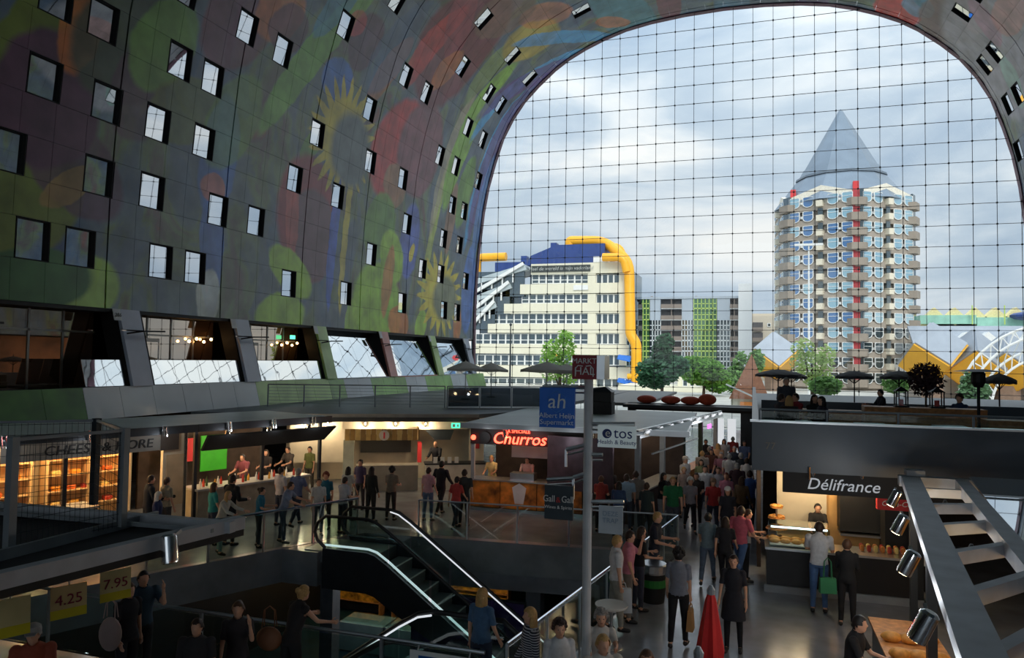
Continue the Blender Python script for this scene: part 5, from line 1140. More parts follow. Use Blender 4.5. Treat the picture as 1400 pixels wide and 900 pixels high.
# ---- escalators
SHEEN = mat('glowing sheen strip', (.9,.94,1), .3, 0, 0, emit=.55)  # no lamp: glow stands in for light reflected by the steel strips
def escalator(name, label, x_top, y0, y1, sgn, z_low, clad, lit):
    o = thing(name, label, 'escalator', (x_top, (y0+y1)/2, 0)); W = (y1-y0)/2; run = -z_low/math.tan(math.radians(35))
    S = lambda x, z: (sgn*x, z)
    path = [(-1.3,0.0), (0,0), (.25,-.06), (.6,-.27), (run+.1,-.27-(run-.5)*math.tan(math.radians(35))), (run+.5,z_low+.08), (run+.8,z_low), (run+1.9,z_low)]
    for s in (-1, 1):
        y = s*W
        gl = [(sgn*x, y, z+.08) for x, z in path]+[(sgn*x, y, z+.85) for x, z in path[::-1]]
        for i in range(len(path)-1):
            (xa, za), (xb, zb) = path[i], path[i+1]; n = max(1, round(abs(xb-xa)/1.3))
            for k in range(n):
                f0, f1 = k/n+.006, (k+1)/n-.006; P0 = (xa+(xb-xa)*f0, za+(zb-za)*f0); P1 = (xa+(xb-xa)*f1, za+(zb-za)*f1)
                MB().slab([(sgn*P0[0],y,P0[1]+.08), (sgn*P1[0],y,P1[1]+.08), (sgn*P1[0],y,P1[1]+.9), (sgn*P0[0],y,P0[1]+.9)], (0,.012,0)).build('balustrade_pane', RAILGLASS, o)
        hp_ = [(-1.25,.1), (-1.5,.3), (-1.58,.5), (-1.5,.75), (-1.25,.95)]+[(x, z+.95) for x, z in path[1:-1]]+[(path[-1][0],z_low+.95), (path[-1][0]+.3,z_low+.7), (path[-1][0]+.25,z_low+.3)]
        m = MB().tube([(sgn*x, y+s*.02, z) for x, z in hp_], .045, 8); m.smooth = True; m.build('handrail', RUBBER, o)
        MB().tube([(sgn*x, y-s*.05, z+.91) for x, z in path[1:-1]], .018, 6).build('handrail_guide', SHEEN, o)
        m = MB()
        sk = [(x, z+.16) for x, z in path]; m.tube([(sgn*x, y-s*.06, z) for x, z in sk], .03, 6).build('skirt_strip', SHEEN if s < 0 else CHROME, o)
        for i in range(len(path)-1):
            (xa, za), (xb, zb) = path[i], path[i+1]
            MB().slab([(sgn*xa,y+s*.03,za+.1), (sgn*xb,y+s*.03,zb+.1), (sgn*xb,y+s*.03,max(zb-.95, z_low)), (sgn*xa,y+s*.03,max(za-.95, z_low))], (0,s*.05,0)).build('side_cladding', clad, o)
    MB().box(sgn*-1.9,-W,-.3, sgn*.2,W,.012).build('top_landing', STEEL, o)
    n = int((run)/.4); 
    stp = MB().box(-.2,-W+.08,-.36, .22,W-.08,0).mesh('step', mat('ribbed step steel', c8(120,124,128), .4, .6, .2, 30)); nose = MB().box(-.02,-W+.08,-.02, .02,W-.08,.004).mesh('step_nose', mat('pale step nosing', c8(190,194,190), .5))
    for i in range(n):
        x = .5+i*.4; z = -.27-(x-.5)*math.tan(math.radians(35)); z = max(z, z_low+.0)
        q = link('step', stp, o, (sgn*x, 0, z)); link('step_nose', nose, q, (sgn*.21,0,0))
    return o
PURP = mat('purple cladding', c8(66,36,104), .4, 0, .12); DCLAD = mat('dark escalator cladding', c8(46,50,58), .4, .2, .12)
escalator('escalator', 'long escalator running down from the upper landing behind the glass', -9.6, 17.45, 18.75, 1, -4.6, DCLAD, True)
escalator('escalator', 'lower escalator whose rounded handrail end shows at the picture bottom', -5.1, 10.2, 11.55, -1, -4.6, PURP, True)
struct(MB().box(-12.1,17.3,-.9, -11.0,18.9,-.01).build('floor_landing', FLOORM)); struct(MB().box(-3.55,10.1,-.9, -3.0,11.8,-.01).build('floor_landing_lower', FLOORM))

# ---- basement shop glimpsed under the slab
ORNG = mat('warm lit goods', c8(214,140,40), .6, 0, .8, 5)
for i, (x, lab) in enumerate([(-14.5,'left'), (-11.8,'middle'), (-9.4,'right')]):
    o = thing('basement_shelf', 'warm lit shelf unit of the basement shop, %s one' % lab, 'shelf', (x,25.5,-4.6)); MB().box(-1.1,.3,0, 1.1,.36,2.2).build('back', DKW, o)
    for z in (.5, .95, 1.4, 1.85): MB().box(-1.1,-.1,z-.03, 1.1,.3,z).build('shelf_board', WOOD, o); stuff(MB().box(-1.05,-.06,z, 1.05,.28,z+.3).build('packets', ORNG, o))
    for x_ in (-1.1, 1.06): MB().box(x_,-.1,0, x_+.04,.3,2.2).build('side', WOOD, o)
    lamp(o, (0,-1.2,2.9), 18.0, (1,.7,.3))
for i, (px, py) in enumerate([(505,838),(565,838)]):
    p = onY(px, py, 22.6); o = thing('freezer_chest', 'pale freezer chest in the basement shop, %s one' % ['left', 'right'][i], 'freezer', (p.x,22.6,-4.6)); MB().box(-.85,-.5,.05, .85,.5,.95).build('body', mat('pale green steel', c8(150,170,164), .5), o); MB().box(-.8,-.45,.95, .8,.45,1.0).build('lid', RAILGLASS, o); lamp(o, (0,-.9,2.6), 10.8, (.8,.95,1))
ap = onY(640, 832, 19.3); ad = thing('purple_advert', 'purple advertising panel beneath the escalator', 'advert', (ap.x,19.3,-4.6)); MB().box(-1.7,0,.1, 1.6,.06,3.2).build('panel', PURP, ad); MB().box(-1.75,.06,0, 1.65,.12,3.25).build('frame', DARKSTEEL, ad)
for k in range(3): MB().box(-.5,-.01,1.62-.09*k, (.0 if k == 0 else .6),.0,1.68-.09*k if k else 1.74).build('print_line', GREYP, ad)
p = onY(447, 809, 21.5); o = thing('blue_lit_sign', 'small blue lit supermarket sign in the basement', 'sign', (p.x,21.5,-4.6)); MB().box(-.2,0,p.z+4.6-.24, .2,.08,p.z+4.6+.24).build('box', mat('blue lit face', c8(10,60,200), .4, emit=1.6), o); text('ah', .3, mat('white lit lettering', (.9,.95,1), .4, emit=1.5), o, (0,-.02,p.z+4.6)); MB().tube([(0,.04,0), (0,.04,p.z+4.4)], .03, 6).build('stand', DARKSTEEL, o)
for i, (x, y) in enumerate([(-12.6,20.6), (-6.0,20.9), (-1.4,21.2)]):
    o = tag(MB().box(-.22,-.22,0, .22,.22,3.7).box(-.3,-.3,0, .3,.3,.12).build('basement_column', SLAB, None, (x,y,-4.6)), 'grey basement column under the %s of the rear railing' % ['left end', 'middle', 'right end'][i], 'column')

# ---- sign totem
TYY = 9.4; tb = onY(803, 700, TYY); to = thing('sign_totem', 'grey sign post with red market sign and hanging shop boards', 'sign post', (tb.x, TYY, 0))
def tp(px, py, d=0): p = onY(px, py, TYY); return Vector((p.x-to.location.x, d, p.z))
MB().tube([(0,0,0), (0,0,tp(803,515).z)], .058, 14).build('pole', mat('pale grey post', c8(196,200,204), .5), to)
def board(name, x0, y0, x1, y1, m, d=-.05, th=.05, ry=0):
    a, b = tp(x0, y1), tp(x1, y0); return MB().box(a.x,d,a.z, b.x,d+th,b.z).build(name, m, to)
REDS = mat('market red', c8(150,28,42), .5); AHB = mat('supermarket blue with glow', c8(8,80,164), .45, emit=.06)  # sign is not backlit; slight glow added to brighten the blue
a, b = tp(787,518), tp(820,486); rb = MB().box(a.x,-.2,a.z, b.x,.16,b.z).build('red_cube', REDS, to); c_ = tp(803.5,502); text('MARKT', .096, WHITE, to, (c_.x,-.215,c_.z+.075), ext=.004); text('HAL', .14, WHITE, to, (c_.x+.005,-.215,c_.z-.055), ext=.004)
mb = MB(); 
for s in (-1, 1): mb.tube([(c_.x+s*.115,-.21,c_.z-.12), (c_.x+s*.115,-.21,c_.z-.02), (c_.x+s*.08,-.21,c_.z+.02), (c_.x+s*.02,-.21,c_.z+.012)], .007, 5)
mb.build('arch_emblem', WHITE, to); MB().box(b.x,-.19,a.z+.005, b.x+.1,.15,b.z-.005).build('cube_side', STEEL, to)
board('blue_board', 740,531,788,583, AHB, -.1, .06)
c_ = tp(764,549); text('ah', .27, WHITE, to, (c_.x,-.108,c_.z), ext=.004, shear=.1); text('Albert Heijn', .094, WHITE, to, (c_.x,-.108,tp(764,568).z), ext=.004); text('Supermarkt', .094, WHITE, to, (c_.x,-.108,tp(764,577).z), ext=.004)
hx = [(c_.x+.13*math.cos(t), -.106, c_.z+.14*math.sin(t)) for t in [math.radians(90+60*k) for k in range(7)]]; MB().tube(hx, .004, 4).build('hexagon_outline', mat('pale blue line', c8(90,150,210), .5), to)
board('pale_sign_board', 819,583,871,610, mat('pale board face', c8(190,204,206), .5, emit=.15), -.1, .06); c_ = tp(849,592); text('tos', .19, MATS['etos blue'], to, (c_.x+.045,-.108,c_.z), ext=.004); text('e', .15, WHITE, to, (tp(832,592).x+.012,-.118,c_.z), ext=.004); text('Health & Beauty', .075, MATS['etos blue'], to, (tp(845,604).x,-.108,tp(845,604).z), ext=.003); m_ = tp(832,592); MB().tube([(m_.x,-.105,m_.z), (m_.x,-.11,m_.z)], .06, 16).build('moon_mark', MATS['etos blue'], to)
board('wine_board', 747,664,786,707, mat('slate board', c8(46,58,66), .5), -.1, .05); c_ = tp(766,681); text('Gall   Gall', .118, WHITE, to, (c_.x,-.108,c_.z), ext=.004, sx=.85); text('&', .1, mat('red ampersand', c8(190,40,40), .5), to, (c_.x,-.108,c_.z-.01), ext=.004); text('Wines & Spirits', .058, WHITE, to, (c_.x,-.108,tp(766,692).z), ext=.003)
board('paper_board', 820,692,853,727, mat('pale paper board', c8(186,196,204), .6), -.08, .02)
c_ = tp(836,706); text('DEZE\nTRAP', .085, mat('faint print', c8(140,160,180), .6), to, (c_.x,-.085,c_.z), ext=.002)
def bracket(x0, y0, x1, y1, hook=None):
    p0, p1 = tp(x0, y0), tp(x1, y1); m = MB().tube([p0, p1], .026, 8).tube([p0+Vector((0,0,-.07)), p1+Vector((0,0,-.07))], .014, 6)
    if hook: m.bar(p1, p1+Vector((0,0,-hook)), .03)
    m.smooth = True; m.build('bracket', STEEL, to)
bracket(803,608,774,615,.22); bracket(803,647,784,653,.28); bracket(784,654,748,656); bracket(809,622,824,622); bracket(806,686,853,686); bracket(806,580,868,580); bracket(803,530,742,529)

# ---- loose things on the floor
def red_parasol(px, py, zt_, label):
    p = onZ(px, py, zt_); o = thing('folded_parasol', label, 'parasol', (p.x, p.y, 0)); m = MB(); n = 14
    rings = [(.035,zt_-.08),(.075,zt_-.2),(.13,zt_-.5),(.19,zt_-.85),(.14,zt_-1.2),(.11,zt_-1.6)]
    for r, z in rings:
        for j in range(n): t = 2*math.pi*j/n; q = r*(1 if j % 2 else .8); m.v.append((q*math.cos(t), q*math.sin(t), z))
    for i in range(len(rings)-1):
        for j in range(n): m.f.append((i*n+j, i*n+(j+1) % n, (i+1)*n+(j+1) % n, (i+1)*n+j))
    c = m.build('cloth', mat('red parasol cloth', c8(196,34,34), .75, 0, .12), o); c.modifiers.new('t', 'SOLIDIFY').thickness = .01
    MB().tube([(0,0,0), (0,0,zt_-.05)], .022, 8).build('pole', GREYSTEEL, o); MB().lathe([(.05,zt_-.12),(.055,zt_-.06),(.02,zt_)], n=10).build('cap', GREYSTEEL, o); MB().lathe([(.25,0),(.25,.06),(.05,.1)], n=14).build('base', BLACK, o)
red_parasol(972, 800, 2.3, 'tall folded red parasol standing on the aisle'); red_parasol(955, 884, 2.25, 'folded red parasol tip at the bottom picture edge')
bp_ = onZ(893, 822, 0); o = thing('waste_bin', 'black round waste bin with green band beside the railing', 'bin', bp_); m = MB().lathe([(.24,0),(.27,.3),(.29,.62)], n=18); m.smooth = True; m.build('body', BLACK, o); MB().lathe([(.292,.62),(.30,.66),(.30,.8),(.28,.82)], n=18).build('rim', STEEL, o); MB().lathe([(.283,.34),(.29,.5)], n=18).build('green_band', mat('green band', c8(40,120,50), .5), o)
wt = onZ(836, 842, .75); o = thing('white_tray_table', 'round white tray table behind the grey haired woman', 'table', (wt.x-.1, wt.y+.55, 0)); MB().lathe([(.28,.72),(.3,.75),(.3,.77),(.27,.76)], n=20).build('tray', WHITE, o); MB().tube([(0,0,0), (0,0,.72)], .03, 8).build('stem', STEEL, o); MB().lathe([(.2,0),(.2,.03),(.04,.05)], n=14).build('foot', STEEL, o)
p = onZ(822, 566, 3.0); o = thing('storage_crate', 'black covered crate stack on the pale roof beside the red market sign', 'crate', (p.x, p.y, 3.0)); MB().box(-.5,-.4,0, .5,.4,.5).build('lower_crate', BLACK, o); MB().box(-.47,-.37,.52, .47,.37,.92).build('upper_crate', BLACK, o); MB().add([(-.52,-.42,.92), (.52,-.42,.92), (.52,.42,.92), (-.52,.42,.92), (-.3,-.2,1.08), (.2,-.2,1.14), (.2,.2,1.14), (-.3,.2,1.08)], [(3,2,1,0), (4,5,6,7), (0,1,5,4), (1,2,6,5), (2,3,7,6), (3,0,4,7)]).build('cover', DARKSTEEL, o)
p = onY(652, 520, 70); o = thing('parked_van', 'white parked van seen past the left end of the terrace', 'van', (p.x-1.6, 70, 0)); m = MB().slab([(-2.4,-.95,.45), (2.4,-.95,.45), (2.4,-.95,1.2), (1.7,-.95,1.4), (1.1,-.95,2.3), (-2.4,-.95,2.35)], (0,1.9,0)).build('body', WHITE, o)
MB().slab([(1.05,-.97,1.4), (1.55,-.97,1.4), (1.02,-.97,2.1), (.3,-.97,2.1), (.3,-.97,1.4)], (0,-.02,0)).build('side_window', OUTGLASS, o)
for x in (-1.5, 1.5): MB().tube([(x,-1.0,.36), (x,-.75,.36)], .36, 16).build('wheel', RUBBER, o); MB().tube([(x,.75,.36), (x,1.0,.36)], .36, 16).build('wheel', RUBBER, o)
# ================================================================ PEOPLE
SKIN = {k: mat('skin '+k, c8(*c), .55, 0, .06, 9) for k, c in {'light': (214,164,136), 'tan': (178,124,94), 'brown': (120,80,58)}.items()}
HAIRC = {k: mat('hair '+k, c8(*c), .6, 0, .2, 40) for k, c in {'black': (24,20,20), 'dark': (52,36,28), 'brown': (86,58,40), 'blond': (186,148,92), 'grey': (150,146,142), 'white': (206,204,200), 'red': (130,58,36)}.items()}
def cloth(rgb):
    return mat('cloth %d %d %d' % rgb, c8(*rgb), .85, 0, .12, 14)
SHOE = mat('dark shoe leather', c8(34,32,34), .5); EYE = mat('dark eye', c8(24,20,18), .3)
POSES = { # (arm L, arm R) = (forward, out, elbow), (leg L, leg R) = (forward, knee), lean
 'stand': ((4,9,12), (2,9,14), (2,3), (-2,3), 0),
 'relaxed': ((8,12,22), (-4,10,10), (6,8), (-3,2), 0),
 'walk': ((24,9,24), (-22,9,16), (-24,14), (24,8), 3),
 'stride': ((-26,9,14), (26,9,30), (28,10), (-22,22), 4),
 'hold': ((10,8,72), (14,8,78), (2,3), (-2,3), 4),
 'point': ((12,12,90), (62,12,40), (3,3), (-3,4), 3),
 'phone': ((4,9,12), (50,14,118), (4,5), (-2,3), 2),
 'lean': ((40,14,34), (46,16,30), (8,6), (-6,4), 16),
 'carry': ((2,7,4), (2,10,20), (8,6), (-8,6), 0),
 'serve': ((26,10,50), (30,10,52), (2,3), (-2,3), 9),
 'sit': ((34,8,60), (30,8,66), (84,86), (82,84), 3),
}
BODIES = {}
def _dir(fw, out, sx):
    a, b = math.radians(fw), math.radians(out); return Vector((sx*math.sin(b), -math.sin(a)*math.cos(b), -math.cos(a)*math.cos(b)))
def make_body(pose, sex, fine):
    key = (pose, sex, fine)
    if key in BODIES: return BODIES[key]
    aL, aR, lL, lR, lean = POSES[pose]
    fem = sex == 'f'; sh = .165 if fem else .195; hipw = .095 if fem else .09
    hz = .50 if pose == 'sit' else .93
    hip = Vector((0,0,hz)); ln = math.radians(lean)
    def T(p): p = Vector(p); y, z = p.y, p.z-.93; return hip+Vector((p.x, y*math.cos(ln)-z*math.sin(ln), y*math.sin(ln)+z*math.cos(ln)))
    mb = MB(); bones = []
    def cap(a, b, ra, rb, tagn, n=12):
        a, b = Vector(a), Vector(b); d = (b-a).normalized(); pts = [a-d*ra*.95, a-d*ra*.6, a, b, b+d*rb*.6, b+d*rb*.95]; mb.tube(pts, [ra*.3,ra*.8,ra,rb,rb*.8,rb*.3], n); bones.append((a, b, ra, rb, tagn))
    ts = [(.86,.150,.105),(.93,.172 if fem else .165,.12),(1.02,.150,.108),(1.1,.128 if fem else .145,.098),(1.22,.145 if fem else .162,.112),(1.33,.160 if fem else .182,.122),(1.41,.155 if fem else .185,.105),(1.46,.115 if fem else .14,.085),(1.50,.06,.06)]
    base = len(mb.v); n = 18
    for z, rx, ry in ts:
        for j in range(n): t = 2*math.pi*j/n; mb.v.append(tuple(T((rx*math.cos(t), ry*math.sin(t), z))))
    for i in range(len(ts)-1):
        for j in range(n): mb.f.append((base+i*n+j, base+i*n+(j+1) % n, base+(i+1)*n+(j+1) % n, base+(i+1)*n+j))
    mb.f.append(tuple(base+j for j in range(n))[::-1]); mb.f.append(tuple(base+(len(ts)-1)*n+j for j in range(n)))
    bones.append((T((0,0,.93)), T((0,0,1.44)), .14, .12, 'torso'))
    cap(T((0,.01,1.46)), T((0,-.005,1.57)), .056, .052, 'neck')
    hc = T((0,-.015,1.635)); mb.ball(hc, .076,.094,.116,16,12); mb.ball(hc+Vector((0,-.03,-.06)), .056,.06,.062,12,8); mb.ball(hc+Vector((0,-.098,-.012)), .014,.02,.022,8,6)
    for s in (-1, 1): mb.ball(hc+Vector((s*.078,.01,-.005)), .012,.022,.034,8,6)
    bones.append((hc+Vector((0,0,-.05)), hc+Vector((0,0,.04)), .085, .08, 'head'))
    hands = []
    for s, A in ((-1, aL), (1, aR)):
        S = T((s*sh,0,1.42)); d1 = _dir(A[0], A[1], s); E_ = S+d1*.285; d2 = _dir(A[0]+A[2], A[1]*(.3 if A[2] < 40 else -.5), s); W_ = E_+d2*.245
        r = .85 if fem else 1
        cap(S, E_, .056*r, .043*r, 'uarm'); cap(E_, W_, .042*r, .029*r, 'farm')
        hd = (d2+Vector((0,-.12,0))).normalized(); H = W_+hd*.085; cap(W_, H, .028, .033, 'hand'); hands.append((W_, H, hd, s))
        mb.ball(S, .066*r)
    feet = []
    for s, Lg in ((-1, lL), (1, lR)):
        Hj = hip+Vector((s*hipw,0,-.04)); d1 = _dir(Lg[0], 2 if pose != 'sit' else 5, s); K = Hj+d1*.43; d2 = _dir(Lg[0]-Lg[1], 1, s); An = K+d2*.42
        cap(Hj, K, .085 if not fem else .088, .056, 'thigh'); cap(K, An, .056, .038, 'shin'); mb.ball(K+d2*.13+Vector((0,.02,0)), .052,.056,.12)
        fd = Vector((s*.12,-1,-.12 if Lg[0] >= -5 else -.55)).normalized(); F_ = An+fd*.15+Vector((0,0,-.035)); cap(An+Vector((0,.03,-.035)), F_, .04, .034, 'foot'); feet.append(s)
    tmp = mb.build('tmp', None); rm = tmp.modifiers.new('r', 'REMESH'); rm.mode = 'VOXEL'; rm.voxel_size = .016 if fine else .023
    sm = tmp.modifiers.new('s', 'SMOOTH'); sm.factor = .5; sm.iterations = 3 if fine else 2
    me = bpy.data.meshes.new_from_object(tmp.evaluated_get(bpy.context.evaluated_depsgraph_get())); bpy.data.objects.remove(tmp)
    zmin = min(v.co.z for v in me.vertices)
    V = [v.co.copy()-Vector((0,0,zmin)) for v in me.vertices]; N = [v.normal.copy() for v in me.vertices]; Fc = [tuple(p.vertices) for p in me.polygons]
    bpy.data.meshes.remove(me); off = Vector((0,0,zmin))
    bones = [(a-off, b-off, ra, rb, t) for a, b, ra, rb, t in bones]; hc = hc-off
    lab = []
    for p in V:
        best = None
        for a, b, ra, rb, t in bones:
            e = b-a; u = max(0, min(1, (p-a).dot(e)/e.length_squared)); d = (p-a-e*u).length-(ra+(rb-ra)*u)
            if best is None or d < best[0]: best = (d, t, u)
        lab.append(best[1:])
    # five fingers on each hand
    body = MB(); body.v = [tuple(v) for v in V]; body.f = list(Fc); body.smooth = True
    for W_, H, hd, s in hands:
        W_, H = W_-off, H-off; side = hd.cross(Vector((s,0,0))).normalized(); fwd = Vector((s,0,0)); curl = (-fwd*.35)
        for i, L in enumerate((.066,.078,.073,.058)):
            b0 = H+side*((i-1.5)*.019)+hd*.012; m1 = b0+(hd+curl*.25).normalized()*L*.55; body.tube([b0, m1, m1+(hd+curl*1.4).normalized()*L*.5], [.0095,.009,.007], 5)
        t0 = W_.lerp(H, .35)+side*-.028; m1 = t0+(hd*.6-side*.8).normalized()*.035; body.tube([t0, m1, m1+(hd-side*.3).normalized()*.03], [.012,.011,.008], 5)
    R = dict(V=V, N=N, F=Fc, lab=lab, hc=hc, body=body, cache={}, hip=hip-off, hands=[(W_-off, H-off) for W_, H, hd, s in hands]); BODIES[key] = R
    R['body_me'] = body.mesh('body', SKIN['light']); return R
def shellpart(R, name, sel, off, extra=None, ck=None):
    ck = ck or name
    if ck in R['cache']: return R['cache'][ck]
    keep = [sel(p, l) for p, l in zip(R['V'], R['lab'])]; idx = {}; m = MB(); m.smooth = True
    for f in R['F']:
        if sum(keep[i] for i in f) >= 3:
            q = []
            for i in f:
                if i not in idx: idx[i] = len(m.v); m.v.append(tuple(R['V'][i]+R['N'][i]*off))
                q.append(idx[i])
            m.f.append(tuple(q))
    if extra: extra(m)
    me = bpy.data.meshes.new(name); me.from_pydata(m.v, [], m.f); me.update(); me.shade_smooth(); me.materials.append(SHOE); R['cache'][ck] = me; return me
def paint(o, m):
    o.material_slots[0].link = 'OBJECT'; o.material_slots[0].material = m; return o
def person(pos, face, h, pose, sex, top, bottom, hair, label, skin='light', sleeve='tee', legs='trousers', fine=False, hat=None, eyes=False, group=None):
    R = make_body(pose, sex, fine); hipz = R['hip'].z; hc = R['hc']
    o = thing('person', label, 'person', pos, math.radians(face), group); k = h/1.75; o.scale = (k, k, k)
    paint(link('body', R['body_me'], o), SKIN[skin])
    sl = {'tee': .8, 'long': 9, 'tank': .12}[sleeve]
    def top_sel(p, l):
        t, u = l
        if t == 'torso': return p.z > hipz-.02
        if t == 'uarm': return u < sl
        if t == 'farm': return sl > 2
        if t == 'thigh': return p.z > hipz-.0
        return t == 'neck' and u < .05
    def skirt(m):
        n = 18; z0, z1 = hipz+.12, hipz-.36; b = len(m.v)
        for z, rx, ry in ((z0,.15,.115), (hipz-.02,.195,.15), (z1,.225,.19)):
            for j in range(n): t = 2*math.pi*j/n; w = 1+.04*(j % 2); m.v.append((rx*w*math.cos(t), ry*w*math.sin(t), z))
        for i in range(2):
            for j in range(n): m.f.append((b+i*n+j, b+i*n+(j+1) % n, b+(i+1)*n+(j+1) % n, b+(i+1)*n+j))
    lo = {'trousers': .96, 'shorts': -1, 'dress': 2, 'leggings': .96}[legs]
    def leg_sel(p, l):
        t, u = l
        if t == 'torso': return p.z < hipz+.06
        if t == 'thigh': return legs != 'shorts' or u < .8
        if t == 'shin': return u < lo
        return False
    paint(link('dress' if legs == 'dress' else 'shirt', shellpart(R, 'shirt', top_sel, .016, skirt if legs == 'dress' else None, 'top'+sleeve+('d' if legs == 'dress' else '')), o), cloth(top))
    paint(link('leggings' if legs == 'dress' else ('shorts' if legs == 'shorts' else 'trousers'), shellpart(R, 'trousers', leg_sel, .007 if legs == 'dress' else .013, None, 'leg'+legs), o), cloth(bottom))
    for s in (-1, 1): link('shoe', shellpart(R, 'shoe', lambda p, l, s=s: l[0] == 'foot' and p.x*s > 0, .008, None, 'shoe%d' % s), o)
    if hair:
        col_, style = hair
        def hsel(p, l):
            if l[0] not in ('head', 'neck'): return False
            d = p-hc
            return (d.z > .055 and d.y > -.085) or (d.y > .0 and d.z > -.03) or (d.y > .035 and d.z > -.085) or (abs(d.x) > .055 and d.z > .0 and d.y > -.05)
        def long_(m):
            m.ball(hc+Vector((0,.062,-.1)), .09,.05,.17,12,8)
            for s in (-1, 1): m.ball(hc+Vector((s*.075,.02,-.09)), .03,.05,.13,8,7)
        def bun(m): m.ball(hc+Vector((0,.1,.06)), .05,.05,.05,10,7)
        def curl(m):
            rr = random.Random(1)
            for _ in range(40):
                t, a = rr.uniform(0, 6.28), rr.uniform(.1, 1.6); d = Vector((math.cos(t)*math.sin(a)*.095, math.sin(t)*math.sin(a)*.11, math.cos(a)*.13))
                if d.y > -.07 or d.z > .08: m.ball(hc+d+Vector((0,.01,.01)), .032, None, None, 7, 5)
        ex = {'short': None, 'long': long_, 'bun': bun, 'curly': curl}[style]
        paint(link('hair', shellpart(R, 'hair', hsel, .017, ex, 'hair'+style), o), HAIRC[col_])
    if hat:
        m = MB(); m.smooth = True; m.lathe([(.098,.035),(.1,.06),(.09,.11),(.05,.14),(.005,.15)], hc, 16, 1, 1.15)
        m.slab([hc+Vector((-.07,-.09,.045)), hc+Vector((.07,-.09,.045)), hc+Vector((.05,-.18,.03)), hc+Vector((-.05,-.18,.03))], (0,0,.012)); m.build('cap', cloth(hat), o)
    if eyes:
        for s in (-1, 1): MB().ball(hc+Vector((s*.032,-.083,.008)), .011, .008, .008, 8, 6).build('eye', EYE, o)
        MB().ball(hc+Vector((0,-.088,-.058)), .024,.01,.006, 8, 5).build('mouth', mat('lip', c8(150,84,76), .5), o)
    o['_hand'] = 0
    del o['_hand']
    return o, R, k
def at_head(px, py, h, zf=0): return onZ(px, py, zf+h).xy.to_3d()+Vector((0,0,zf))
def hand_pos(o, R, k, i):
    p = R['hands'][i][1]*k; rz = o.rotation_euler.z; c, s = math.cos(rz), math.sin(rz); return Vector((o.location.x+p.x*c-p.y*s, o.location.y+p.x*s+p.y*c, o.location.z+p.z))
# facing: 0 = towards the camera end of the hall, 90 = towards the right wall, 180 = away, -90 = towards the left wall
P = []
def pp(px, py, h, face, pose, sex, top, bottom, hair, label, zf=0, **kw):
    q = at_head(px, py, h, zf); fa = math.radians(face); q = q-Vector((math.sin(fa), -math.cos(fa), 0))*(.7*math.sin(math.radians(POSES[pose][4]))*h/1.75+kw.pop('back', 0))
    r = person(q, face, h, pose, sex, top, bottom, hair, label, **kw); P.append(r); return r
BL = (26,26,30); JE = (62,86,124); JD = (44,56,80); WH = (220,222,224); GR = (128,134,142); NV = (28,36,60); BG = (170,150,120); TE = (52,140,140)
# --- near aisle
pp(1003,762,1.68,-6,'relaxed','f',(34,34,42),(22,22,26),('dark','bun'),'woman in a short black dress and leggings walking towards the picture bottom', legs='dress', fine=True, eyes=True)
w2 = pp(928,756,1.72,176,'carry','f',(120,126,140),BL,('black','curly'),'curly haired person in grey t-shirt seen from behind carrying a paper bag', fine=True)
pp(1013,692,1.80,150,'walk','m',(196,96,116),(70,100,146),('dark','short'),'man in pink t-shirt and blue jeans walking away', fine=True)
w4 = pp(968,700,1.66,178,'stride','f',(110,130,140),(86,104,128),('black','bun'),'woman in grey blue top and jeans walking away with a brown bag', fine=True)
pp(992,706,1.64,172,'walk','f',(40,40,46),(34,34,40),('dark','long'),'dark dressed woman walking away beside the woman with the brown bag')
pp(1040,699,1.66,96,'hold','f',(122,126,136),BL,('dark','short'),'woman in grey tank top at the pastry stand', sleeve='tank', fine=True)
pp(1120,716,1.82,172,'serve','m',(206,208,212),(72,104,150),('dark','short'),'man in white t-shirt and blue jeans at the bakery counter', fine=True)
w8 = pp(1158,740,1.66,170,'hold','f',(24,26,30),(24,24,28),('brown','short'),'woman in black with a green shoulder bag at the bakery counter', sleeve='long', skin='light')
w9 = pp(843,738,1.76,110,'carry','m',(212,214,218),(150,148,140),('blond','short'),'man in white polo holding a white plastic bag by the railing', fine=True)
pp(857,728,1.76,100,'phone','m',(206,130,150),(128,120,112),('dark','short'),'man in pink polo right behind the man in white polo')
pp(890,702,1.78,86,'hold','m',(34,40,56),(48,54,70),('blond','short'),'man in dark blue t-shirt and shorts beside the waste bin', legs='shorts', fine=True)
pp(874,722,1.70,120,'hold','f',(24,26,32),(60,66,84),('dark','long'),'woman in black top between the pink polo man and the waste bin')
pp(822,838,1.60,14,'point','f',(210,206,200),(90,96,110),('grey','curly'),'grey haired woman in white and blue beside the sign post', fine=True, eyes=True, sleeve='tee')
pp(824,872,1.74,30,'stand','m',(214,212,206),BL,('blond','short'),'blond head and pale shirt at the picture bottom right of the sign post', fine=True)
pp(722,830,1.70,-58,'relaxed','f',(74,78,104),JD,('blond','long'),'blond woman in striped dark top at the corner of the bottom railing', fine=True, sleeve='long')
pp(765,852,1.64,24,'stand','f',(208,210,214),(120,120,124),('dark','curly'),'woman with short dark curls and white blouse at the picture bottom', fine=True, eyes=True)
pp(652,814,1.66,165,'relaxed','f',(70,104,140),JD,('blond','long'),'blond woman in blue t-shirt on the lower escalator landing', fine=True)
pp(884,893,1.70,10,'stand','m',(60,60,66),BL,('brown','short'),'brown haired head just above the bottom picture edge', fine=True)
pp(1213,849,1.68,70,'serve','f',BL,BL,('black','short'),'dark haired person bending over the near right bread counter', fine=True)
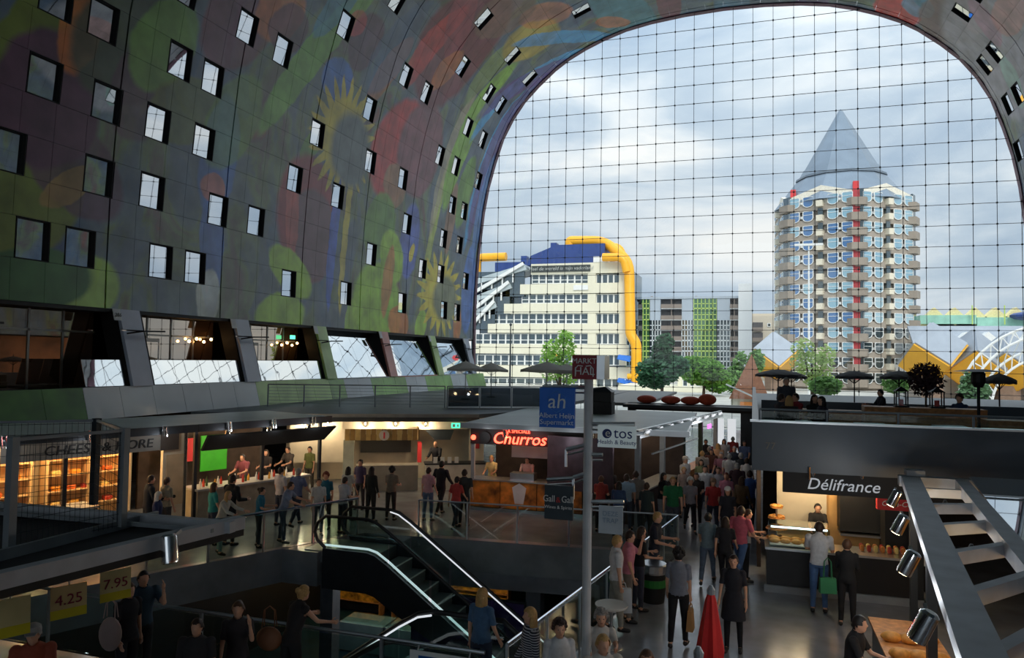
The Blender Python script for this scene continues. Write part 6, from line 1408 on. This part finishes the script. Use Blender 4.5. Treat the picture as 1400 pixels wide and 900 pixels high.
# stripes on the striped top
# --- middle of the aisle
pp(920,654,1.80,6,'stand','m',(34,110,70),(70,76,90),('blond','short'),'broad man in green polo coming down the aisle', eyes=True)
pp(975,654,1.70,4,'walk','f',(196,62,62),(60,64,80),('brown','short'),'person in red top and cap in the middle of the aisle', hat=(150,120,100))
pp(995,668,1.68,2,'relaxed','f',(44,46,58),(40,42,52),('dark','long'),'woman with white sun cap and dark top in the aisle', hat=(226,226,226))
pp(944,653,1.66,12,'walk','f',(140,140,150),(36,38,46),('white','curly'),'white haired woman in grey top right of the green polo man')
pp(1025,643,1.80,176,'walk','m',(66,104,172),(40,46,66),('dark','short'),'man in bright blue shirt walking away at the right of the aisle')
pp(1040,653,1.72,150,'relaxed','f',(110,88,62),(60,52,46),('brown','long'),'woman in brown jacket at the parapet corner', sleeve='long')
pp(900,624,1.78,60,'stand','m',(206,200,196),(150,146,140),('grey','short'),'man in white shirt and pale cap beside the aisle stall', hat=(200,190,176))
pp(907,648,1.72,70,'hold','f',(26,28,34),(150,160,172),('black','long'),'black haired woman in black top left of the green polo man')
pp(982,638,1.72,0,'walk','f',(166,160,166),(70,70,80),('brown','short'),'woman in pale grey top behind the red top')
pp(993,648,1.70,-8,'stand','f',(190,120,140),(60,62,72),('red','short'),'woman in pink top behind the white sun cap')
pp(964,636,1.76,8,'walk','m',(210,212,214),(60,70,92),('black','short'),'man in white shirt behind the red top')
pp(952,648,1.66,-4,'hold','m',(60,54,50),(40,40,46),('dark','short'),'man in dark brown top behind the white haired woman')
pp(935,640,1.64,20,'relaxed','f',(150,130,120),(70,66,70),('blond','bun'),'blond woman with bun far behind the green polo man')
rr = random.Random(11)
far = [(970,612,1.72,(46,44,52)),(978,604,1.7,(120,40,50)),(986,618,1.74,(150,96,110)),(997,622,1.7,(190,186,184)),(1004,610,1.76,(40,46,58)),(1013,618,1.8,(30,34,40)),(1018,602,1.72,(90,110,150)),(960,618,1.68,(170,160,150)),(1008,632,1.74,(54,30,40)),(1021,626,1.7,(200,196,196)),(940,612,1.7,(110,70,60)),(951,604,1.72,(186,150,120)),(965,600,1.7,(34,34,40)),(990,600,1.74,(200,200,204)),(1002,597,1.7,(170,60,60)),(930,626,1.66,(140,150,110))]
who = ['charcoal', 'dark red', 'dusty pink', 'off white', 'slate', 'black', 'soft blue', 'beige', 'maroon', 'cream white', 'rust brown', 'tan', 'jet black', 'silver white', 'brick red', 'moss green']
for i, (px, py, h, c) in enumerate(far):
    pp(px, py, h, rr.choice((0, 10, -12, 175, 185)), rr.choice(('walk','stride','stand')), rr.choice('mf'), c, rr.choice((JD, BL, (70,70,76), JE)), (rr.choice(('dark','brown','blond','black','grey')), rr.choice(('short','long'))), 'distant shopper in %s top near the far gateway' % who[i], group='distant shoppers in the aisle')
# --- around the aisle stall and the churros stall
pp(868,646,1.78,186,'stand','m',(120,116,112),(60,62,72),('dark','short'),'man in grey shirt standing behind the paper board, seen from behind')
pp(846,660,1.64,176,'hold','f',(44,70,110),(40,44,56),('black','long'),'black haired person in blue jacket right of the sign post', sleeve='long')
pp(858,650,1.72,192,'relaxed','m',(150,180,206),(70,80,100),('dark','short'),'man in pale blue shirt beside the grey shirt man')
pp(884,662,1.66,170,'stand','f',(36,54,58),(40,44,48),('dark','bun'),'woman in dark teal top left of the black haired woman')
pp(822,652,1.66,180,'hold','f',(150,56,50),(50,46,50),('brown','short'),'woman in rust red top close behind the sign post')
pp(833,640,1.70,168,'stand','m',(60,56,56),(44,44,50),('black','short'),'man in dark top at the counter behind the sign post')
pp(604,630,1.80,172,'walk','m',(26,28,38),(28,30,36),('black','short'),'man in dark suit jacket walking away before the plank stall', sleeve='long')
pp(586,641,1.66,178,'relaxed','f',(196,150,160),(90,110,140),('dark','short'),'woman in pale pink top left of the dark suit man')
pp(634,644,1.72,188,'stand','m',(52,56,58),(44,48,58),('dark','short'),'man in dark grey top right of the red shirt person')
pp(626,651,1.60,174,'walk','f',(176,62,62),(50,54,66),('black','short'),'short person in red shirt between two dark dressed men')
pp(662,626,1.68,0,'serve','f',(206,186,130),(80,70,60),('blond','short'),'seller in pale yellow behind the left end of the churros counter')
pp(717,628,1.68,0,'serve','m',(206,180,170),(70,60,56),('black','short'),'seller with black hair in pale top behind the churros counter', eyes=True)
pp(597,606,1.78,0,'serve','m',(28,30,40),(30,30,34),None,'bald seller in black behind the white plank stall counter', sleeve='long')
pp(536,640,1.66,184,'hold','f',(130,116,100),(60,56,54),('black','curly'),'person with large black hair in tan top before the plank stall')
pp(508,640,1.70,170,'stand','f',(24,30,30),(30,34,36),('black','long'),'woman with long black hair and black jacket before the plank stall', sleeve='long')
pp(476,640,1.66,178,'relaxed','f',(196,194,186),(54,52,52),('black','long'),'woman with long black hair and white top before the plank stall pillar')
pp(486,657,1.62,160,'hold','m',(176,180,190),(60,64,76),('dark','short'),'man in pale grey shirt by the end of the left railing')
pp(493,630,1.66,0,'stand','f',(70,60,90),(50,50,56),('dark','bun'),'dark haired woman in purple top between the plank stall customers')
# --- left floor crowd
pp(318,652,1.86,168,'hold','m',(28,30,34),(34,36,42),('dark','short'),'tall man in black jacket before the bar stall counter', sleeve='long', fine=True)
pp(292,662,1.66,150,'relaxed','f',(52,150,146),(60,66,80),('brown','long'),'woman in turquoise top left of the tall man in black')
pp(352,682,1.62,100,'lean','f',(186,186,176),(120,150,150),('blond','long'),'blond woman in pale cardigan leaning on the glass railing', sleeve='long', fine=True, back=.35)
pp(384,641,1.74,160,'stand','m',(214,206,206),(60,66,84),('dark','short'),'man in white shirt with bag strap before the bar stall')
pp(408,640,1.76,176,'walk','m',(104,116,150),(50,56,74),('grey','short'),'man in blue shirt right of the white shirt man')
pp(412,662,1.66,110,'lean','m',(128,142,168),(56,66,90),('dark','short'),'man in pale blue shirt leaning on the glass railing', fine=True, back=.3)
pp(436,656,1.62,40,'stand','f',(206,206,206),(70,74,86),('dark','short'),'woman in white t-shirt near the right end of the left railing')
pp(446,648,1.66,10,'relaxed','f',(34,104,130),(50,54,60),('red','curly'),'red haired woman in teal top near the left railing')
pp(372,672,1.58,120,'hold','f',(30,110,140),(44,50,60),('dark','bun'),'short woman in blue top beside the leaning blond woman')
pp(332,622,1.74,0,'serve','m',(120,60,70),(60,50,50),('black','short'),'seller in dark red top at the left of the bar stall')
pp(364,616,1.72,10,'hold','f',(40,36,40),(40,36,40),('dark','long'),'seller in black before the green banner of the bar stall')
pp(394,612,1.76,-10,'serve','m',(70,64,62),(50,46,46),('dark','short'),'seller in dark grey at the right of the bar stall')
pp(424,612,1.72,0,'stand','f',(100,108,60),(60,56,50),('black','short'),'person in olive top under the beige wall of the plank stall')
pp(206,652,1.80,150,'hold','m',(30,34,44),(34,36,44),('dark','short'),'man in dark jacket at the cheese stall', sleeve='long')
pp(216,674,1.60,120,'relaxed','f',(44,54,96),(50,54,70),('white','long'),'white haired woman in navy at the cheese stall', sleeve='long')
pp(228,655,1.70,170,'stand','f',(150,140,120),(70,66,66),('brown','short'),'woman in beige top right of the dark jacket man at the cheese stall')
# --- lower left in the shade
pp(46,858,1.70,40,'serve','m',(150,70,50),(50,44,42),('grey','short'),'person with grey cap and rust top under the dark left roof', hat=(150,150,150), fine=True)
w_b = pp(176,800,1.68,80,'relaxed','f',(30,32,40),(36,38,46),('brown','short'),'dark dressed woman with a pale round bag under the dark left roof', fine=True)
pp(196,784,1.74,60,'phone','m',(44,70,90),(40,44,52),('black','short'),'man in blue grey top behind the woman with the pale bag')
pp(326,826,1.66,30,'phone','f',(54,50,54),(40,40,46),('brown','bun'),'woman in dark grey top in the shade before the bottom railing', fine=True)
w_l = pp(414,806,1.68,160,'lean','f',(40,36,38),(36,36,40),('blond','bun'),'bare armed woman with a round tan bag leaning on the bottom railing', sleeve='tank', fine=True)
pp(270,850,1.62,20,'stand','m',(46,44,48),(36,36,42),('dark','short'),'man in dark clothes in the shade at the bottom left', fine=True)
# --- right terrace
def ter(px, Y, face, pose, sex, top, hair, label, h=1.7, **kw):
    x = onY(px, 560, Y).x; r = person(Vector((x, Y, TZ+(0 if pose != 'sit' else 0))), face, h, pose, sex, top, (40,42,50), hair, label, **kw); P.append(r); return r
def stool(p, label):
    o = thing('stool', label, 'stool', p); MB().lathe([(.19,.40),(.2,.42),(.2,.46),(.17,.47)], n=14).build('seat', WOOD, o)
    for a in (45, 135, 225, 315): MB().tube([(.14*math.cos(math.radians(a)), .14*math.sin(math.radians(a)), .41), (.2*math.cos(math.radians(a)), .2*math.sin(math.radians(a)), 0)], .015, 6).build('leg', BLACK, o)
for (px, Y, face, sex, top, hair, lab, sl) in [(1066,21.0,120,'m',(60,64,72),('dark','short'),'guest in dark grey at the corner table of the right terrace','left'), (1079,19.8,178,'f',(60,50,46),('blond','long'),'blond guest nearest the parapet of the right terrace','blond'), (1090,21.6,-60,'m',(140,40,50),('dark','short'),'guest in dark red at the corner table of the right terrace','red'), (1112,21.0,30,'f',(36,36,40),('dark','long'),'guest in black with long dark hair on the right terrace','black'), (1126,20.0,-70,'f',(50,46,60),('black','long'),'guest with long black hair before the timber planter on the right terrace','long'), (1206,27.0,-80,'m',(30,34,46),('black','short'),'guest in navy sitting left of the left lantern','navy'), (1313,23.8,-40,'f',(44,60,96),('dark','curly'),'guest in blue sitting right of the right lantern','blue')]:
    r = ter(px, Y, face, 'sit', sex, top, hair, lab, sleeve='long'); fa = math.radians(face); stool((r[0].location.x-.0*math.sin(fa), Y, TZ), 'round wooden stool under the '+lab.split(' of the')[0].split(' on the')[0].split(' before the')[0])
    r[0].location.z = TZ+.02
ter(1075,23.0,20,'stand','m',(70,74,84),('grey','short'),'grey haired man in grey jacket behind the corner table of the terrace', 1.76, sleeve='long')
pp(1118,690,1.66,0,'serve','f',(30,30,34),(30,30,34),('black','bun'),'dark haired seller in black behind the bakery display case')
# keep the crowd off the glass and out of the opening
la, lb = Vector((-14.2,12.9)), Vector((-10.95,19.7)); ln_ = (lb-la).normalized(); nl = Vector((-ln_.y, ln_.x))
for r in P:
    q = Vector(r[0].location.xy); u = (q-la).dot(ln_); dd = (q-la).dot(nl)
    if -3 < u < 8 and -2.2 < dd < .34 and q.x < -8.5 and q.y > 12.5: r[0].location.xy = q+nl*(.36-dd)
    q = Vector(r[0].location.xy); ra, rb = Vector((-3.42,10.2)), Vector((-1.92,20.6)); rn = (rb-ra).normalized(); nr = Vector((rn.y, -rn.x)); u = (q-ra).dot(rn); dd = (q-ra).dot(nr)
    if .6 < u < 10.4 and -.9 < dd < .32: r[0].location.xy = q+nr*(.34-dd)
for _ in range(12):
    for i in range(len(P)):
        for j in range(i+1, len(P)):
            A_, B2 = P[i][0], P[j][0]
            if abs(A_.location.z-B2.location.z) > .5: continue
            dv = Vector((B2.location.x-A_.location.x, B2.location.y-A_.location.y)); L_ = dv.length
            if L_ < .42:
                dv = dv/L_ if L_ > .01 else Vector((0,1)); s_ = (.43-L_)/2; A_.location.x -= dv.x*s_; A_.location.y -= dv.y*s_; B2.location.x += dv.x*s_; B2.location.y += dv.y*s_
NUDGE = {'blond woman in striped': (.08,-.12), 'woman in grey tank top': (-.3,-.1), 'woman in brown jacket': (-.55,-.3), 'man in white shirt and pale cap': (.95,0), 'distant shopper in rust': (.95,0), 'distant shopper in tan': (.95,0), 'distant shopper in moss': (.75,.1), 'seller in pale yellow': (.1,.5), 'seller with black hair in pale': (0,.35), 'bald seller': (-.2,.35), 'dark haired person bending': (-.36,0), 'short woman in blue': (-.2,.1), 'blond woman in pale cardigan': (-.06,.03), 'blond woman in blue': (0,.22)}
for r in P:
    for k_, (dx, dy) in NUDGE.items():
        if r[0]['label'].startswith(k_): r[0].location.x += dx; r[0].location.y += dy
# --- things they carry
def bag(pos, rz, w, d, h, m, label, name='shopping_bag', strap=.3, round_=False):
    o = thing(name, label, 'bag', (pos[0], pos[1], max(pos[2], .01)), rz)
    if round_:
        mb = MB().ball((0,0,h/2), w/2,d/2,h/2,14,9); mb.smooth = True; mb.build('body', m, o)
    else: MB().add([(-w/2,-d/2,0), (w/2,-d/2,0), (w/2,d/2,0), (-w/2,d/2,0), (-w/2*.95,-d/2*.6,h), (w/2*.95,-d/2*.6,h), (w/2*.95,d/2*.6,h), (-w/2*.95,d/2*.6,h)], [(3,2,1,0), (4,5,6,7), (0,1,5,4), (1,2,6,5), (2,3,7,6), (3,0,4,7)]).build('body', m, o)
    for s in (-1, 1): MB().tube([(-w*.25,s*d*.25,h-.01), (-w*.2,s*d*.1,h+strap*.8), (0,0,h+strap), (w*.2,s*d*.1,h+strap*.8), (w*.25,s*d*.25,h-.01)], .008, 5).build('strap', m, o)
    return o
def hang(r, i, w, d, h, m, label, strap=.12, **kw):
    p = hand_pos(*r, i); return bag((p.x, p.y, p.z-h-strap-.05), r[0].rotation_euler.z+math.pi/2, w, d, h, m, label, strap=strap, **kw)
hang(w2, 0, .26, .12, .36, mat('brown kraft paper', c8(176,130,80), .8), 'brown paper bag in the hand of the curly haired person')
hang(w9, 1, .42, .16, .46, mat('white thin plastic', c8(206,214,222), .45), 'white plastic bag held by the man in white polo')
p_ = w4[0].location; bag((p_.x+.34, p_.y-.02, .72), .3, .3, .14, .26, mat('brown leather', c8(120,78,52), .6), 'brown leather bag on the hip of the woman in grey blue', 'shoulder_bag', .4)
p_ = w8[0].location; bag((p_.x-.36, p_.y-.05, .62), .2, .32, .14, .3, mat('green bag cloth', c8(40,120,80), .7), 'green shoulder bag beside the woman in black', 'shoulder_bag', .4)
p_ = w_l[0].location; bag((p_.x-.3, p_.y-.12, .82), .2, .4, .16, .36, mat('tan bag leather', c8(150,100,70), .6), 'round tan bag beside the bare armed woman', 'shoulder_bag', .3, True)
p_ = w_b[0].location; bag((p_.x+.05, p_.y-.36, .82), .2, .36, .16, .5, mat('pale bag leather', c8(170,150,146), .6), 'pale oval bag in front of the dark dressed woman', 'shoulder_bag', .25, True)
# white stripes of the striped top are part of its weave
for r in P:
    if 'striped' in r[0]['label']:
        for ch in r[0].children:
            if ch.name.startswith('shirt'):
                m = bpy.data.materials.new('striped knit'); m.use_nodes = True; nt = m.node_tree; b = nt.nodes['Principled BSDF']; b.inputs['Roughness'].default_value = .85
                tcn = nt.nodes.new('ShaderNodeTexCoord'); wv = nt.nodes.new('ShaderNodeTexWave'); wv.bands_direction = 'Z'; wv.inputs['Scale'].default_value = 9; rm_ = nt.nodes.new('ShaderNodeValToRGB'); rm_.color_ramp.interpolation = 'CONSTANT'; rm_.color_ramp.elements[0].color = (.02,.022,.04,1); rm_.color_ramp.elements[1].position = .6; rm_.color_ramp.elements[1].color = (.5,.52,.58,1)
                nt.links.new(tcn.outputs['Object'], wv.inputs[0]); nt.links.new(wv.outputs[0], rm_.inputs[0]); nt.links.new(rm_.outputs[0], b.inputs['Base Color']); ch.material_slots[0].material = m
